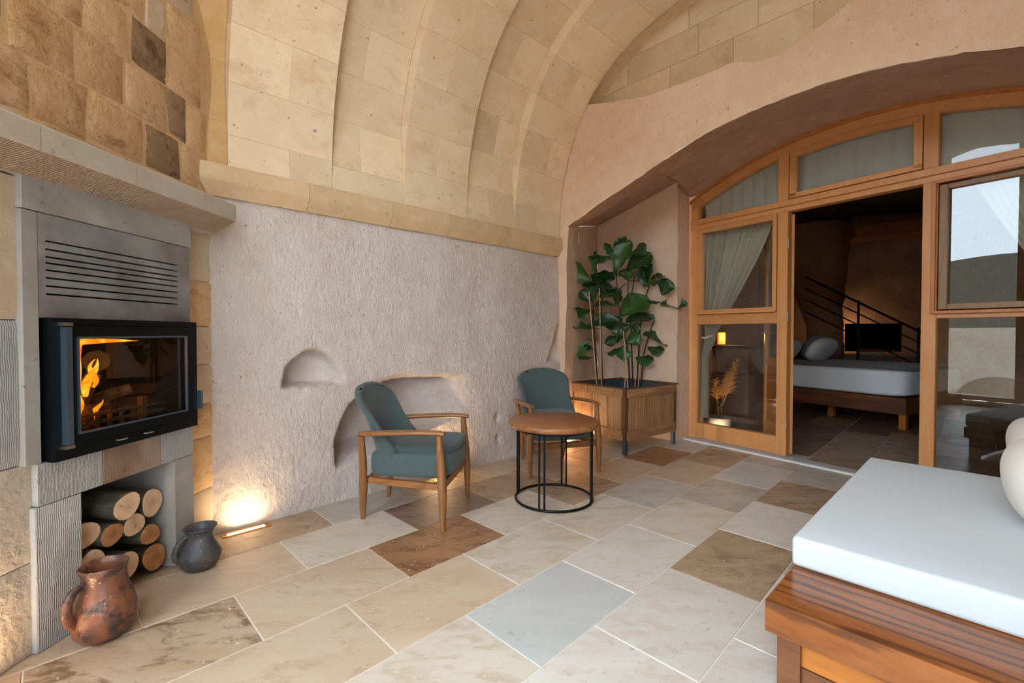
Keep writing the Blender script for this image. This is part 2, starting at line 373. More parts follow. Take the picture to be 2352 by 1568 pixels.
def lathe(bm, prof, seg=32, c=(0, 0, 0), wob=0, cap=True):
    rings = []
    for r, z in prof:
        rings.append([bm.verts.new(V((c[0] + r * (1 + wob * noise.noise(V((math.cos(k * 6.283 / seg) * 1.3, math.sin(k * 6.283 / seg) * 1.3, z * 8)))) * math.cos(k * 6.28318 / seg), c[1] + r * (1 + wob * noise.noise(V((math.cos(k * 6.283 / seg) * 1.3, math.sin(k * 6.283 / seg) * 1.3, z * 8)))) * math.sin(k * 6.28318 / seg), c[2] + z))) for k in range(seg)])
    for i in range(len(prof) - 1):
        for k in range(seg): bm.faces.new([rings[i][k], rings[i][(k + 1) % seg], rings[i + 1][(k + 1) % seg], rings[i + 1][k]])
    if cap: bm.faces.new(rings[0][::-1]); bm.faces.new(rings[-1])
def sbox(bm, hx, hy, hz, c=(0, 0, 0), p=5.0, n=14, puff=0.0, M=None):     # pillow / cushion: superellipsoid box
    old = set(bm.verts)
    vs0 = bmesh.ops.create_cube(bm, size=2)['verts']
    es = list({e for v in vs0 for e in v.link_edges})
    bmesh.ops.subdivide_edges(bm, edges=es, cuts=n, use_grid_fill=True)
    vs = [v for v in bm.verts if v not in old]
    for v in vs:
        d = v.co.copy(); L = (abs(d.x) ** p + abs(d.y) ** p + abs(d.z) ** p) ** (1 / p)
        q = d / L
        th = 1.0 - puff * (max(abs(q.x), abs(q.y)) ** 3)
        co = V((q.x * hx, q.y * hy, q.z * hz * th)) + V(c)
        v.co = M @ co if M else co
    return vs
def grid(bm, f, nu, nv):
    vs = [[bm.verts.new(f(i / nu, j / nv)) for j in range(nv + 1)] for i in range(nu + 1)]
    for i in range(nu):
        for j in range(nv): bm.faces.new([vs[i][j], vs[i + 1][j], vs[i + 1][j + 1], vs[i][j + 1]])
    return vs
def nz(p, sc, o=4):
    return noise.fractal(V(p) * sc, 0.9, 2.1, o)
def interp(tb, x):
    if x <= tb[0][0]: return tb[0][1]
    for (x0, y0), (x1, y1) in zip(tb, tb[1:]):
        if x <= x1: return y0 + (y1 - y0) * (x - x0) / (x1 - x0)
    return tb[-1][1]
def sm(x, a, b):
    t = max(0, min(1, (x - a) / (b - a))); return t * t * (3 - 2 * t)
def rotz(a, loc=(0, 0, 0)): return Matrix.Translation(V(loc)) @ Matrix.Rotation(a, 4, 'Z')

#STRUCTURE
# ------------------------------------------------------------------ floor
bm = B(); hexa(bm, [SQ(s_, q_, z_) for z_ in (-.3, -.003) for (s_, q_) in ((-1.75, -4.5), (-1.75, 5), (12, 9), (12, -4.5))])
floor = obj('floor', bm, M_GROUT, kind='structure')
ROW = .4475; R0 = -2.905
KNOWN = {-1: {0: 'V', 1: 'N', 2: 'S', 3: 'T', 4: 'T', 5: 'S'},
         0: {-1: 'T', 0: 'T', 1: 'C', 2: 'D', 3: 'N', 4: 'T', 5: 'S', 6: 'S'},
         1: {-1: 'V', 0: 'V', 1: 'T', 2: 'B', 3: 'C', 4: 'N', 5: 'T', 6: 'B', 7: 'S'},
         2: {0: 'T', 1: 'T', 2: 'C', 3: 'C', 4: 'S', 5: 'T', 6: 'N', 7: 'S'},
         3: {0: 'C', 1: 'C', 2: 'G', 3: 'L', 4: 'C', 5: 'S', 6: 'G', 7: 'S'},
         4: {0: 'L', 1: 'L', 2: 'L', 3: 'N', 4: 'L', 5: 'N', 6: 'S', 7: 'S'},
         5: {0: 'L', 1: 'N', 2: 'L', 3: 'L', 4: 'S'}}
# breaks: even rows (0,2,4..) at .92+.685k ; odd rows at .575+.685k
tile_mesh = {}
def tile(p0, p1, r0, r1, mk):
    L = round(p1 - p0, 3); key = (L, mk)
    if key not in tile_mesh:
        b = B(); g = .0025; h = L / 2 - g; k = (r1 - r0) / 2 - g
        e = .0025
        lo = [V((-h, -k, -.012)), V((h, -k, -.012)), V((h, k, -.012)), V((-h, k, -.012))]
        mid = [V((-h, -k, -e)), V((h, -k, -e)), V((h, k, -e)), V((-h, k, -e))]
        top = [V((-h + e, -k + e, 0)), V((h - e, -k + e, 0)), V((h - e, k - e, 0)), V((-h + e, k - e, 0))]
        vs = [b.verts.new(v) for v in lo + mid + top]
        for r in (0, 4):
            for i in range(4): b.faces.new([vs[r + i], vs[r + (i + 1) % 4], vs[r + 4 + (i + 1) % 4], vs[r + 4 + i]])
        b.faces.new(vs[8:12])
        me = bpy.data.meshes.new('tile'); b.to_mesh(me); b.free(); me.materials.append(T[mk]); tile_mesh[key] = me
    o = bpy.data.objects.new('tile', tile_mesh[key]); COL.objects.link(o); o.parent = floor
    c = tA * ((p0 + p1) / 2) + tB * ((r0 + r1) / 2)
    o.location = (c.x, c.y, random.uniform(-.0006, .0006)); o.rotation_euler = (0, 0, math.atan2(tA.y, tA.x))
ntile = 0
for row in range(-6, 9):
    r0 = R0 + row * ROW
    base = .92 if row % 2 == 0 else .575
    for k in range(-4, 18):
        p0 = base + .685 * (k - 1); p1 = p0 + .685
        c = tA * ((p0 + p1) / 2) + tB * (r0 + ROW / 2)
        # keep the tiles a camera near the photograph's could see
        if c.y < -.9 or c.x < -2.3: continue
        if c.x < -1.9 and c.y < .9: continue
        if (c - W0).dot(b2) < -.35 and (c - W0).dot(a2) < 2.9: continue
        if c.y > 9.3 or (c - F0).dot(nn) > 4.2 or abs(math.atan2(c.x, max(c.y, .3))) > 1.0 and c.y > 1: continue
        if ntile >= 298: continue
        idx = k
        mk = KNOWN.get(row, {}).get(idx)
        if mk is None: mk = random.choice('LCTCSSNT')
        if (c - F0).dot(nn) > .1: mk = random.choice('DDNDN')  # bedroom tiles kept to dark kinds; dim light put into their colour
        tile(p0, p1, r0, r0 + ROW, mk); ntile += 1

# ------------------------------------------------------------------ back wall (rough tuff with carved niches)
N2L = [(0, .74), (.25, .70), (.43, .70), (.59, .74), (.71, .81), (.83, .95), (.87, 1.2), (.9, 1.5)]
def wall_q(s, z):
    q = .016 * nz((s, 0, z), 1.3, 3) + .005 * nz((s * 1.0, 3, z * .6), 6, 4) + .004 * nz((s * 1.6, 7, z * .8), 24, 3)
    q -= .03 * sm(z, 1.9, 2.12)
    q += .03 * (1 - sm(z, 0, .5)) * (.5 + .5 * noise.noise(V((s * 2, 1, 0))))
    # niche 1: small arched scoop
    j = .008 * nz((s, 9, z), 14, 3)
    top = 1.15 - 3.2 * (s - .57) ** 2 * (1.0 if s < .57 else 1.25)
    d1 = sm(s + j, .345, .395) * sm(.81 - s, 0, .12) * sm(top - z + j, 0, .05 + .05 * sm(s, .5, .7)) * sm(z + j, .865, .90)
    q -= .19 * d1 * (1.0 - .75 * sm(s, .45, .78))
    # niche 2: tall arched scoop behind the armchair
    sl = interp(N2L, z) if z < .9 else 9
    topz = .86 + .03 * math.sin((s - .7) * 2.2)
    d2 = sm(s - sl + j, 0, .07) * sm(topz - z + j, 0, .05) * sm(z + (s - .7) * -.25, .22, .30) * (1 - sm(s, 1.25, 2.0))
    q -= .36 * d2
    # crease above the second niche, towards the right
    q -= .08 * math.exp(-((s - 1.22) ** 2 / .02 + (z - .86 - (s - 1.2) * .15) ** 2 / .0012))
    # slit near the corner
    sx = 3.02 + (z - .95) * .45
    d3 = sm(s - sx, 0, .03) * (1 - sm(s - sx, .05, .28)) * sm(z, .93, .99) * (1 - sm(z, 1.25, 1.40))
    q -= .10 * d3
    # bulge in the middle
    q += .03 * math.exp(-((s - 2.4) ** 2 / .25 + (z - .9) ** 2 / .5))
    # two small chips by the lamp
    for cs, cz in ((2.30, .42), (2.31, .22)):
        q -= .03 * math.exp(-((s - cs) ** 2 / .0006 + (z - cz) ** 2 / .0016))
    return q
bm = B(); S0_, S1_ = -.30, 3.34
grid(bm, lambda i, j: (lambda s, z: SQ(s, wall_q(s, z), z))(S0_ + (S1_ - S0_) * i, 2.28 * j), 290, 182)
obj('wall_back', bm, M_ROCK, smooth=80, kind='structure')

# ------------------------------------------------------------------ door wall: outer face with the wide arch, soffit, recess
OARCH = [(-.1, 2.35), (.12, 2.43), (.55, 2.59), (.86, 2.69), (1.14, 2.79), (1.39, 2.88), (1.66, 2.955), (1.97, 3.01), (2.22, 3.03), (2.5, 3.04), (2.74, 3.03), (2.96, 2.99), (3.16, 2.95), (3.43, 2.87), (3.8, 2.74), (4.1, 2.6)]
OTOP = [(-.1, 3.66), (.38, 3.65), (.68, 3.56), (1.07, 3.48), (1.36, 3.46), (1.68, 3.45), (1.87, 3.46), (2.03, 3.39), (2.15, 3.37), (2.27, 3.39), (2.34, 3.44), (2.5, 3.47), (2.65, 3.54), (3.0, 3.62), (3.4, 3.7), (4.1, 3.75)]
def rough_pt(p, amp=.012):
    return p + V((nz(p, 2.2, 3), nz(p + V((5, 5, 5)), 2.2, 3), 0)) * amp + V((nz(p, 11, 3), nz(p + V((3, 1, 2)), 11, 3), nz(p + V((9, 1, 7)), 9, 3) * .5)) * amp * .6
JQ = .06
J0 = OW(JQ, 0, 0); J1 = V((1.13, 6.02, 0)); J2 = V((1.90, 5.24, 0)); J3 = V((F0.x - .01, F0.y + .0, 0))
def polyl(P, t):
    n = len(P) - 1; i = min(int(t * n), n - 1); f = t * n - i
    return P[i].lerp(P[i + 1], f)
bm = B()
# outer face above the arch
grid(bm, lambda i, j: (lambda q: rough_pt(OW(q, 0, interp(OARCH, q) + (interp(OTOP, q) - interp(OARCH, q)) * j)))(-.05 + 4.2 * i), 150, 26)
# narrow pier left of the arch, down to the floor
grid(bm, lambda i, j: rough_pt(OW(-.06 + (JQ + .06 + .06 * j) * i, 0, 2.42 * j)), 6, 60)
# top ledge of the pink rock
grid(bm, lambda i, j: (lambda q: rough_pt(OW(q, .30 * j, interp(OTOP, q) + .0 * j)))(-.05 + 4.2 * i), 150, 3)
# left jamb of the recess
grid(bm, lambda i, j: rough_pt(OW(JQ + .06 * j, 0, 0).lerp(J1, i) + V((0, 0, (2.42 + .24 * i) * j))), 36, 60)
# back face
grid(bm, lambda i, j: rough_pt(J1.lerp(J2, i) + V((0, 0, (2.66 + .32 * i) * j)), .008), 36, 60)
# second jamb
grid(bm, lambda i, j: rough_pt(J2.lerp(J3, i) + V((0, 0, (2.98 - .06 * i) * j)), .008), 12, 60)
SOF = bm; bm = B()
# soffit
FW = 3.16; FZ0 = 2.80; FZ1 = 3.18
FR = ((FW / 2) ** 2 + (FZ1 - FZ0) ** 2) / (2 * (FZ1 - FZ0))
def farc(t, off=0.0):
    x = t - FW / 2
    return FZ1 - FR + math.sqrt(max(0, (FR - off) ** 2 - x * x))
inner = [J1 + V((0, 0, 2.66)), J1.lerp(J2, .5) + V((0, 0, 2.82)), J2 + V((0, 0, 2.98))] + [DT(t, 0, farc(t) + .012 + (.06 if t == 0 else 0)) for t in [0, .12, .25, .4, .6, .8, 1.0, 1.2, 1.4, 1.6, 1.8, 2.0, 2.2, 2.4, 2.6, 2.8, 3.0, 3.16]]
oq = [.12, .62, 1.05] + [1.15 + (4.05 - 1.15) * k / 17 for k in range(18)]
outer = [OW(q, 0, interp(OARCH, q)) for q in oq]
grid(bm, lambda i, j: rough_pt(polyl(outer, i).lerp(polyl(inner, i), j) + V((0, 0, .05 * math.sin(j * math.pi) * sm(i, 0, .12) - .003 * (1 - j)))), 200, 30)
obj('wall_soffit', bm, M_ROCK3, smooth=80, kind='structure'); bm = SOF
# right jamb (out of view)
RJ0 = OW(3.95, 0, 0); RJ1 = DT(FW + .02, 0, 0)
grid(bm, lambda i, j: rough_pt(RJ0.lerp(RJ1, i) + V((0, 0, 3.0 * j))), 20, 30)
obj('wall_right', bm, M_ROCK2, smooth=80, kind='structure')

# ------------------------------------------------------------------ vault
PROF = [(0, 2.30), (.003, 2.5), (.02, 2.7), (.055, 2.90), (.10, 3.06), (.16, 3.24), (.24, 3.42), (.36, 3.62), (.50, 3.78), (.67, 3.92), (.85, 4.03), (1.04, 4.11), (1.38, 4.20), (1.7, 4.235), (2.05, 4.25)]
PROF = PROF + [(4.1 - q, z) for q, z in PROF[-2::-1]]
LEN = [0]
for p0, p1 in zip(PROF, PROF[1:]): LEN.append(LEN[-1] + math.hypot(p1[0] - p0[0], p1[1] - p0[1]))
TOTAL = LEN[-1]
def prof_raw(l):
    l = max(0, min(TOTAL, l))
    for i in range(len(LEN) - 1):
        if l <= LEN[i + 1]:
            f = (l - LEN[i]) / (LEN[i + 1] - LEN[i]); return (PROF[i][0] + (PROF[i + 1][0] - PROF[i][0]) * f, PROF[i][1] + (PROF[i + 1][1] - PROF[i][1]) * f)
def prof(l, off=0.0):
    n = 5; q = sum(prof_raw(l + (k - 2) * .06)[0] for k in range(n)) / n; z = sum(prof_raw(l + (k - 2) * .06)[1] for k in range(n)) / n
    q0, z0 = prof_raw(l - .08); q1, z1 = prof_raw(l + .08); d = math.hypot(q1 - q0, z1 - z0)
    if l < .1: q, z = prof_raw(l)
    return q - off * (z1 - z0) / d * 1.0, z + off * (q1 - q0) / d
RIBS = [(.04, .70), (1.29, 1.94), (2.55, 3.235)]
DEPTH = .11
def rdep(l): return .004 + DEPTH * sm(l, .05, .75) * sm(TOTAL - l, .05, .75)
# backing shell: mortar just behind the stones
def shell_pt(s, l, off): q, z = prof(l, off); return SQ(s, q, z)
bm = B()
edges_s = [-1.3] + [x for r in RIBS for x in r] + [3.6]
NL = 60
for gi, (sa, sb) in enumerate(zip(edges_s, edges_s[1:])):
    if gi % 2 == 0:
        grid(bm, lambda i, j: shell_pt(sa + (sb - sa) * i, TOTAL * j, rdep(TOTAL * j) + .003), 2, NL)
ceiling = obj('ceiling', bm, M_MORTAR, smooth=50, kind='structure')
def block(sa, sb, la, lb, depf, parent, m, g=.0010, th=.05, nseg=4):
    b = B(); ch = .0016; rows = []
    a0, b0, l0, l1 = sa + g, sb - g, la + g, lb - g
    hi = lambda l: depf(l)
    st = [0] + [k / nseg for k in range(0, nseg + 1)] + [1]
    P = []
    for k, f in enumerate(st):
        l = l0 + (l1 - l0) * (f if 0 < k < len(st) - 1 else f)
        if k == 1: l += ch
        if k == len(st) - 2: l -= ch
        edge = k in (0, len(st) - 1)
        row = []
        for ks, s in enumerate((a0, a0 + ch, b0 - ch, b0)):
            o = hi(l) + (ch if (edge or ks in (0, 3)) else 0)
            row.append(b.verts.new(shell_pt(s, l, o)))
        P.append(row)
    for i in range(len(P) - 1):
        for j in range(3): b.faces.new([P[i][j], P[i + 1][j], P[i + 1][j + 1], P[i][j + 1]])
    # sides
    back = [[b.verts.new(shell_pt(s, l0 + (l1 - l0) * f, hi(l0 + (l1 - l0) * f) + th)) for s in (a0, b0)] for f in st]
    for i in range(len(P) - 1):
        b.faces.new([P[i][0], back[i][0], back[i + 1][0], P[i + 1][0]]); b.faces.new([P[i][3], P[i + 1][3], back[i + 1][1], back[i][1]])
    b.faces.new([P[0][0], P[0][1], P[0][2], P[0][3], back[0][1], back[0][0]]); b.faces.new([P[-1][3], P[-1][2], P[-1][1], P[-1][0], back[-1][0], back[-1][1]])
    return obj('stone_block', b, m, parent, smooth=25)
rb = random.Random(3)
def courses(start):
    L = [0.0]; x = start
    while x < TOTAL - .12: L.append(x); x += .335 + rb.uniform(-.03, .03)
    L.append(TOTAL); return L
for ri, (sa, sb) in enumerate(RIBS):
    b = B()
    grid(b, lambda i, j: shell_pt(sa + .004 + (sb - sa - .008) * i, TOTAL * j, .003), 2, NL)
    for s in (sa + .004, sb - .004):
        grid(b, lambda i, j: shell_pt(s, TOTAL * j, .003 + i * (DEPTH + .02)), 1, NL)
    rib = obj('trim_%d' % (ri + 1), b, M_MORTAR, smooth=40, kind='structure')
    L = courses([.20, .30, .26][ri])
    for ci, (la, lb) in enumerate(zip(L, L[1:])):
        if la > TOTAL * .78: continue
        n = 2 if ci % 2 == (ri % 2) else 1
        cuts = [sa, sb] if n == 1 else [sa, sa + (sb - sa) * rb.uniform(.38, .62), sb]
        for c0, c1 in zip(cuts, cuts[1:]): block(c0, c1, la, lb, lambda l: 0.0, rib, M_VAULT, th=DEPTH + .03)
nb = 0
for gi, (sa, sb) in enumerate(zip(edges_s, edges_s[1:])):
    if gi % 2: continue
    if gi == 0: sa = -.62
    L = courses([.28, .18, .33, .25][gi // 2])
    for ci, (la, lb) in enumerate(zip(L, L[1:])):
        if la > TOTAL * .78: continue
        n = 2 if ci % 2 == ((gi // 2) % 2) else 1
        cuts = [sa, sb] if n == 1 else [sa, sa + (sb - sa) * rb.uniform(.38, .62), sb]
        for c0, c1 in zip(cuts, cuts[1:]): block(c0, c1, la, lb, rdep, ceiling, M_OCHST if gi == 0 else M_VAULT)

# cornice under the vault
b = B(); grid(b, lambda i, j: SQ(-.12 + 3.36 * i, [-.05, .024, .024, -.02][min(3, int(j * 3 + .01))], [2.11, 2.195, 2.29, 2.31][min(3, int(j * 3 + .01))]), 2, 3)
corn = obj('trim_4', b, M_CORN, kind='structure')
cs = [-.12, .52, 1.16, 1.72, 2.45, 3.24]
for c0, c1 in zip(cs, cs[1:]):
    b = B(); g = .0015
    sec = [(-.06, 2.10), (-.006, 2.105), (.048, 2.185), (.052, 2.195), (.050, 2.28), (.040, 2.295), (-.04, 2.305)]
    va = [b.verts.new(SQ(c0 + g, q, z)) for q, z in sec]; vb = [b.verts.new(SQ(c1 - g, q, z)) for q, z in sec]
    for i in range(len(sec)): b.faces.new([va[i], va[(i + 1) % len(sec)], vb[(i + 1) % len(sec)], vb[i]])
    b.faces.new(va[::-1]); b.faces.new(vb)
    obj('stone_block', b, M_CORN, corn)

# tympanum of pale blocks above the pink rock
b = B(); grid(b, lambda i, j: OW(-.1 + 4.3 * i, .292, 3.2 + 1.15 * j), 4, 2)
tymp = obj('wall_far', b, M_MORTAR, kind='structure')
zc = [3.25, 3.52, 3.83, 4.10, 4.4]
for r, (z0, z1) in enumerate(zip(zc, zc[1:])):
    x = .1 - (r % 2) * .3
    while x < 3.9:
        L = rb.uniform(.5, .8); g = .002
        b = B(); P = []
        for d in (.284, .33):
            e = g if d < .3 else g
            P += [OW(x + e, d, z0 + g), OW(x + L - e, d, z0 + g), OW(x + L - e, d, z1 - g), OW(x + e, d, z1 - g)]
        hexa(b, P); obj('stone_block', b, M_VAULT, tymp); x += L

# opposite wall and its pier, behind the daybed (mostly behind the camera)
bm = B()
grid(bm, lambda i, j: rough_pt(SQ(-1.3 + 4.9 * i, 4.1, 2.34 * j)), 60, 30)
obj('wall_near', bm, M_ROCK, smooth=80, kind='structure')
# unseen slabs added above and around the rooms to block stray sky light
bm = B()
def slab(s0, s1, q0, q1, z0, z1): hexa(bm, [SQ(s_, q_, z_) for z_ in (z0, z1) for (s_, q_) in ((s0, q0), (s1, q0), (s1, q1), (s0, q1))])
slab(-1.3, 13, -5, 9, 4.5, 4.7); slab(3.66, 3.9, -1.0, 4.6, 3.5, 4.5); slab(-.3, 3.9, -.6, -.4, 0, 4.5)
slab(-1.3, 4.4, 4.35, 4.55, 0, 4.5); box(bm, -2.8, -2.6, 1.2, 3.4, 0, 4.5)
obj('wall_sky_block', bm, M_TMORT, kind='structure')
# low parapet of the terrace outside
bm = B(); hexa(bm, [SQ(s_, q_, z_) for z_ in (0, 4.3) for (s_, q_) in ((-1.7, 2.03), (-1.7, 2.45), (-1.25, 2.45), (-1.25, 2.03))]); obj('wall_pier', bm, M_TAN, kind='structure')
bm = B(); hexa(bm, [SQ(s_, q_, z_) for z_ in (-.3, .18) for (s_, q_) in ((-1.75, -1), (-1.75, 4.4), (-1.5, 4.4), (-1.5, -1))]); obj('baseboard_terrace', bm, M_TANP, kind='structure')
bm = B(); hexa(bm, [SQ(s_, q_, z_) for z_ in (-3.4, -3.2) for (s_, q_) in ((-30, -25), (-30, 25), (-1.9, 25), (-1.9, -25))]); obj('floor_valley', bm, simple('pale_ground', (196, 186, 170), .9), kind='structure')
def hill(i, j):
    an = R(180 + 90 * i); r = 55; h = (9 + 3.0 * noise.noise(V((i * 5, 2, 0)))) * j - 4 * (1 - j); c_ = V((math.cos(an), math.sin(an))) * r; return V((c_.x, c_.y, h))
bm = B(); grid(bm, hill, 60, 6); obj('wall_hills', bm, simple('scrub_hill', (92, 84, 70), .95), smooth=80, kind='structure')
# arcade of the neighbouring terrace, lower down the slope
arc = thing('stone_arcade', 'pale stone arcade of the neighbouring terrace, seen mirrored in the right glazing', 'building', SQ(-9, 0, -3.2), math.atan2(b2.y, b2.x))
for k in range(5):
    b = B(); x0 = -4 + k * 2.6; n = 16; pts = []
    for q in range(n + 1):
        an = math.pi * q / n; pts.append((x0 + 1.3 - 1.05 * math.cos(an), 2.2 + 1.05 * math.sin(an)))
    for (ya_, yb_) in ((0, .5),):
        rows_ = []
        for (x, z) in pts: rows_.append([b.verts.new(V((x, ya_, z))), b.verts.new(V((x, yb_, z))), b.verts.new(V((x, yb_, 4.6))), b.verts.new(V((x, ya_, 4.6)))])
        for i in range(n):
            for j in range(4): b.faces.new([rows_[i][j], rows_[i][(j + 1) % 4], rows_[i + 1][(j + 1) % 4], rows_[i + 1][j]])
    box(b, x0, x0 + .25, 0, .5, 0, 4.6); box(b, x0 + 2.35, x0 + 2.6, 0, .5, 0, 4.6)
    obj('arch', b, M_TANP, arc)
b = B(); box(b, -4, 9, -1.2, -1.0, 0, 4.4); obj('rear_wall', b, M_TANP, arc)

#FIREPLACE
# ------------------------------------------------------------------ fireplace wall (runs along y)
def WX(y): return -1.895 + .018 * (y - 1.685)
sd = V((.0688, .9976, 0)); snd = V((.9976, -.0688, 0)); SP = V((-1.84, 1.80, 0))
def SF(y, d, z): # point on the surround plane at depth y, d out of it
    x = SP.x + sd.x / sd.y * (y - SP.y)
    return V((x, y, z)) + snd * d
def wstone(y0, y1, z0, z1, m, parent, proud=.012, g=.006, fx=WX, jit=0.0, seed=0, name='stone_block', thick=.06, subdiv=3, bumpy=.006):
    b = B(); ny, nzz = subdiv, subdiv
    rr = random.Random(seed * 7 + int(y0 * 100) + int(z0 * 1000))
    cj = [(rr.uniform(-jit, jit), rr.uniform(-jit, jit)) for _ in range(4)]
    def f(i, j):
        y = (y0 + g) + (y1 - y0 - 2 * g) * i; z = (z0 + g) + (z1 - z0 - 2 * g) * j
        w = [(1 - i) * (1 - j), i * (1 - j), i * j, (1 - i) * j]
        y += sum(w[k] * cj[k][0] for k in range(4)); z += sum(w[k] * cj[k][1] for k in range(4))
        e = min(i, 1 - i, j, 1 - j); ed = -.006 if e < .01 else 0
        p = V((fx(y) + proud + ed + bumpy * nz((y, z, seed), 6, 2), y, z)); return p
    us = [0, .05] + [k / ny for k in range(1, ny)] + [.95, 1]; n = len(us)
    vs = [[b.verts.new(f(u, v)) for v in us] for u in us]
    for i in range(n - 1):
        for j in range(n - 1): b.faces.new([vs[i][j], vs[i + 1][j], vs[i + 1][j + 1], vs[i][j + 1]])
    bk = [b.verts.new(vs[i][j].co - V((thick, 0, 0))) for i, j in ((0, 0), (n - 1, 0), (n - 1, n - 1), (0, n - 1))]
    rim = [[vs[i][0] for i in range(n)], [vs[n - 1][j] for j in range(n)], [vs[i][n - 1] for i in range(n - 1, -1, -1)], [vs[0][j] for j in range(n - 1, -1, -1)]]
    for k in range(4): b.faces.new(rim[k] + [bk[(k + 1) % 4], bk[k]])
    return obj(name, b, m, parent, smooth=40)
bm = B()
def wl(y0, y1, z0, z1, ny=20, nz_=20):
    grid(bm, lambda i, j: (lambda y, z: V((WX(y) + .004 * nz((y, z, 0), 9, 3), y, z)))(y0 + (y1 - y0) * i, z0 + (z1 - z0) * j), ny, nz_)
wl(1.25, 1.80, 0, 1.9, 12, 30); wl(2.52, 3.05, 0, 1.9, 12, 30); wl(1.25, 3.3, 1.84, 4.3, 40, 50)
box(bm, -2.6, WX(1.25), 1.1, 1.25, 0, 4.3)
wall_left = obj('wall_left', bm, M_TMORT, smooth=60, kind='structure')
Zc = [1.98, 2.10, 2.34, 2.585, 2.83, 3.07, 3.31, 3.55, 3.79]
rows = {0: [(1.3, 'p'), (1.78, 'r'), (2.30, 'p'), (2.9, 'e')],
        1: [(1.30, 'k'), (1.64, 't'), (1.80, 'r'), (2.045, 'r'), (2.35, 'd'), (2.60, 't'), (2.82, 'e')],
        2: [(1.30, 'k'), (1.72, 'r'), (1.99, 'r'), (2.235, 't'), (2.50, 'd'), (2.64, 't'), (2.80, 'e')],
        3: [(1.30, 'p'), (1.80, 't'), (2.03, 't'), (2.27, 'd'), (2.51, 't'), (2.78, 'e')],
        4: [(1.30, 'p'), (1.70, 't'), (2.12, 't'), (2.36, 'p'), (2.50, 't'), (2.76, 'e')],
        5: [(1.30, 'p'), (1.90, 't'), (2.28, 't'), (2.52, 'p'), (2.72, 'e')],
        6: [(1.30, 't'), (1.75, 't'), (2.10, 'p'), (2.45, 't'), (2.68, 'e')],
        7: [(1.30, 't'), (1.90, 'p'), (2.3, 't'), (2.64, 'e')]}
SM = {'p': M_TANP, 't': M_TAN, 'd': M_DARKST, 'r': M_RUST, 'k': M_DARKST}
for r, L in rows.items():
    for k in range(len(L) - 1):
        wstone(L[k][0], L[k + 1][0], Zc[r], Zc[r + 1], SM[L[k][1]], wall_left, random.uniform(.002, .007), .004, jit=.014, seed=r * 9 + k)
# plain stones left of the surround and the pilaster on its right
for y0, y1, z0, z1, m in ((1.28, 1.775, 1.30, 1.84, M_TANP), (1.28, 1.79, .745, 1.30, M_GREYV), (1.28, 1.765, .36, .745, M_PALE), (1.28, 1.765, 0.0, .36, M_PALE)):
    wstone(y0, y1, z0, z1, m, wall_left, .03, .002, bumpy=.004)
for z0, z1, m in ((0, .30, M_TANP), (.30, .62, M_TAN), (.62, .82, M_TAN), (.82, 1.06, M_TANP), (1.06, 1.29, M_TANP), (1.29, 1.56, M_TAN), (1.56, 1.86, M_TANP)):
    wstone(2.50, 2.90, z0, z1, m, wall_left, .012, .002, bumpy=.007)

# surround, mantel, stove
fp = thing('fireplace', 'grey stone fireplace surround with projecting mantel, slotted panel and log store below', 'fireplace', (0, 0, 0))
def sstone(y0, y1, z0, z1, m, d0=-.10, d1=0.0, name='stone_block', g=.0015, parent=None):
    b = B(); P = [SF(y, d, z) for z in (z0 + g, z1 - g) for (y, d) in ((y0 + g, d0), (y1 - g, d0), (y1 - g, d1), (y0 + g, d1))]
    hexa(b, P); bmesh.ops.bevel(b, geom=list(b.edges), offset=.002, segments=1, affect='EDGES')
    return obj(name, b, m, parent or fp)
sstone(1.715, 2.54, 1.722, 1.86, M_GREYS, -.1, .004, 'lintel')
sstone(1.715, 1.775, .74, 1.722, M_GREYS, -.1, 0)
# slotted panel made of bars between real slots
SZ = [1.614, 1.582, 1.552, 1.528, 1.4995, 1.469, 1.437, 1.405]
b = B()
def sb(y0, y1, z0, z1, d0=-.05, d1=.0):
    hexa(b, [SF(y, d, z) for z in (z0, z1) for (y, d) in ((y0, d0), (y1, d0), (y1, d1), (y0, d1))])
ya, yb = 1.80, 2.45
sb(1.775, 2.53, SZ[0] + .0035, 1.72); sb(1.775, 2.53, 1.312, SZ[-1] - .0035)
sb(1.775, ya, SZ[-1] - .0035, SZ[0] + .0035); sb(yb, 2.53, SZ[-1] - .0035, SZ[0] + .0035)
for z0, z1 in zip(SZ[1:], SZ): sb(ya, yb, z0 + .0035, z1 - .0035)
obj('slotted_panel', b, M_SMOKED, fp)
b = B(); hexa(b, [SF(y, d, z) for z in (1.35, 1.66) for (y, d) in ((1.79, -.09), (2.46, -.09), (2.46, -.052), (1.79, -.052))]); obj('vent_back', b, M_SLOT, fp)
# stones under the stove
sstone(1.755, 2.02, .572, .742, M_GREYT); sstone(2.02, 2.33, .572, .742, M_STAINED); sstone(2.33, 2.545, .572, .742, M_GREYT)
sstone(1.745, 1.925, .0, .572, M_GREYV, -.4, 0); sstone(2.41, 2.545, .0, .572, M_GREYS, -.4, 0)
# log store lining
b = B()
hexa(b, [SF(y, d, z) for z in (0, .6) for (y, d) in ((1.85, -.46), (2.5, -.46), (2.5, -.40), (1.85, -.40))])
hexa(b, [SF(y, d, z) for z in (.573, .60) for (y, d) in ((1.9, -.44), (2.45, -.44), (2.45, -.1), (1.9, -.1))])
obj('log_store_lining', b, M_GREYS, fp)
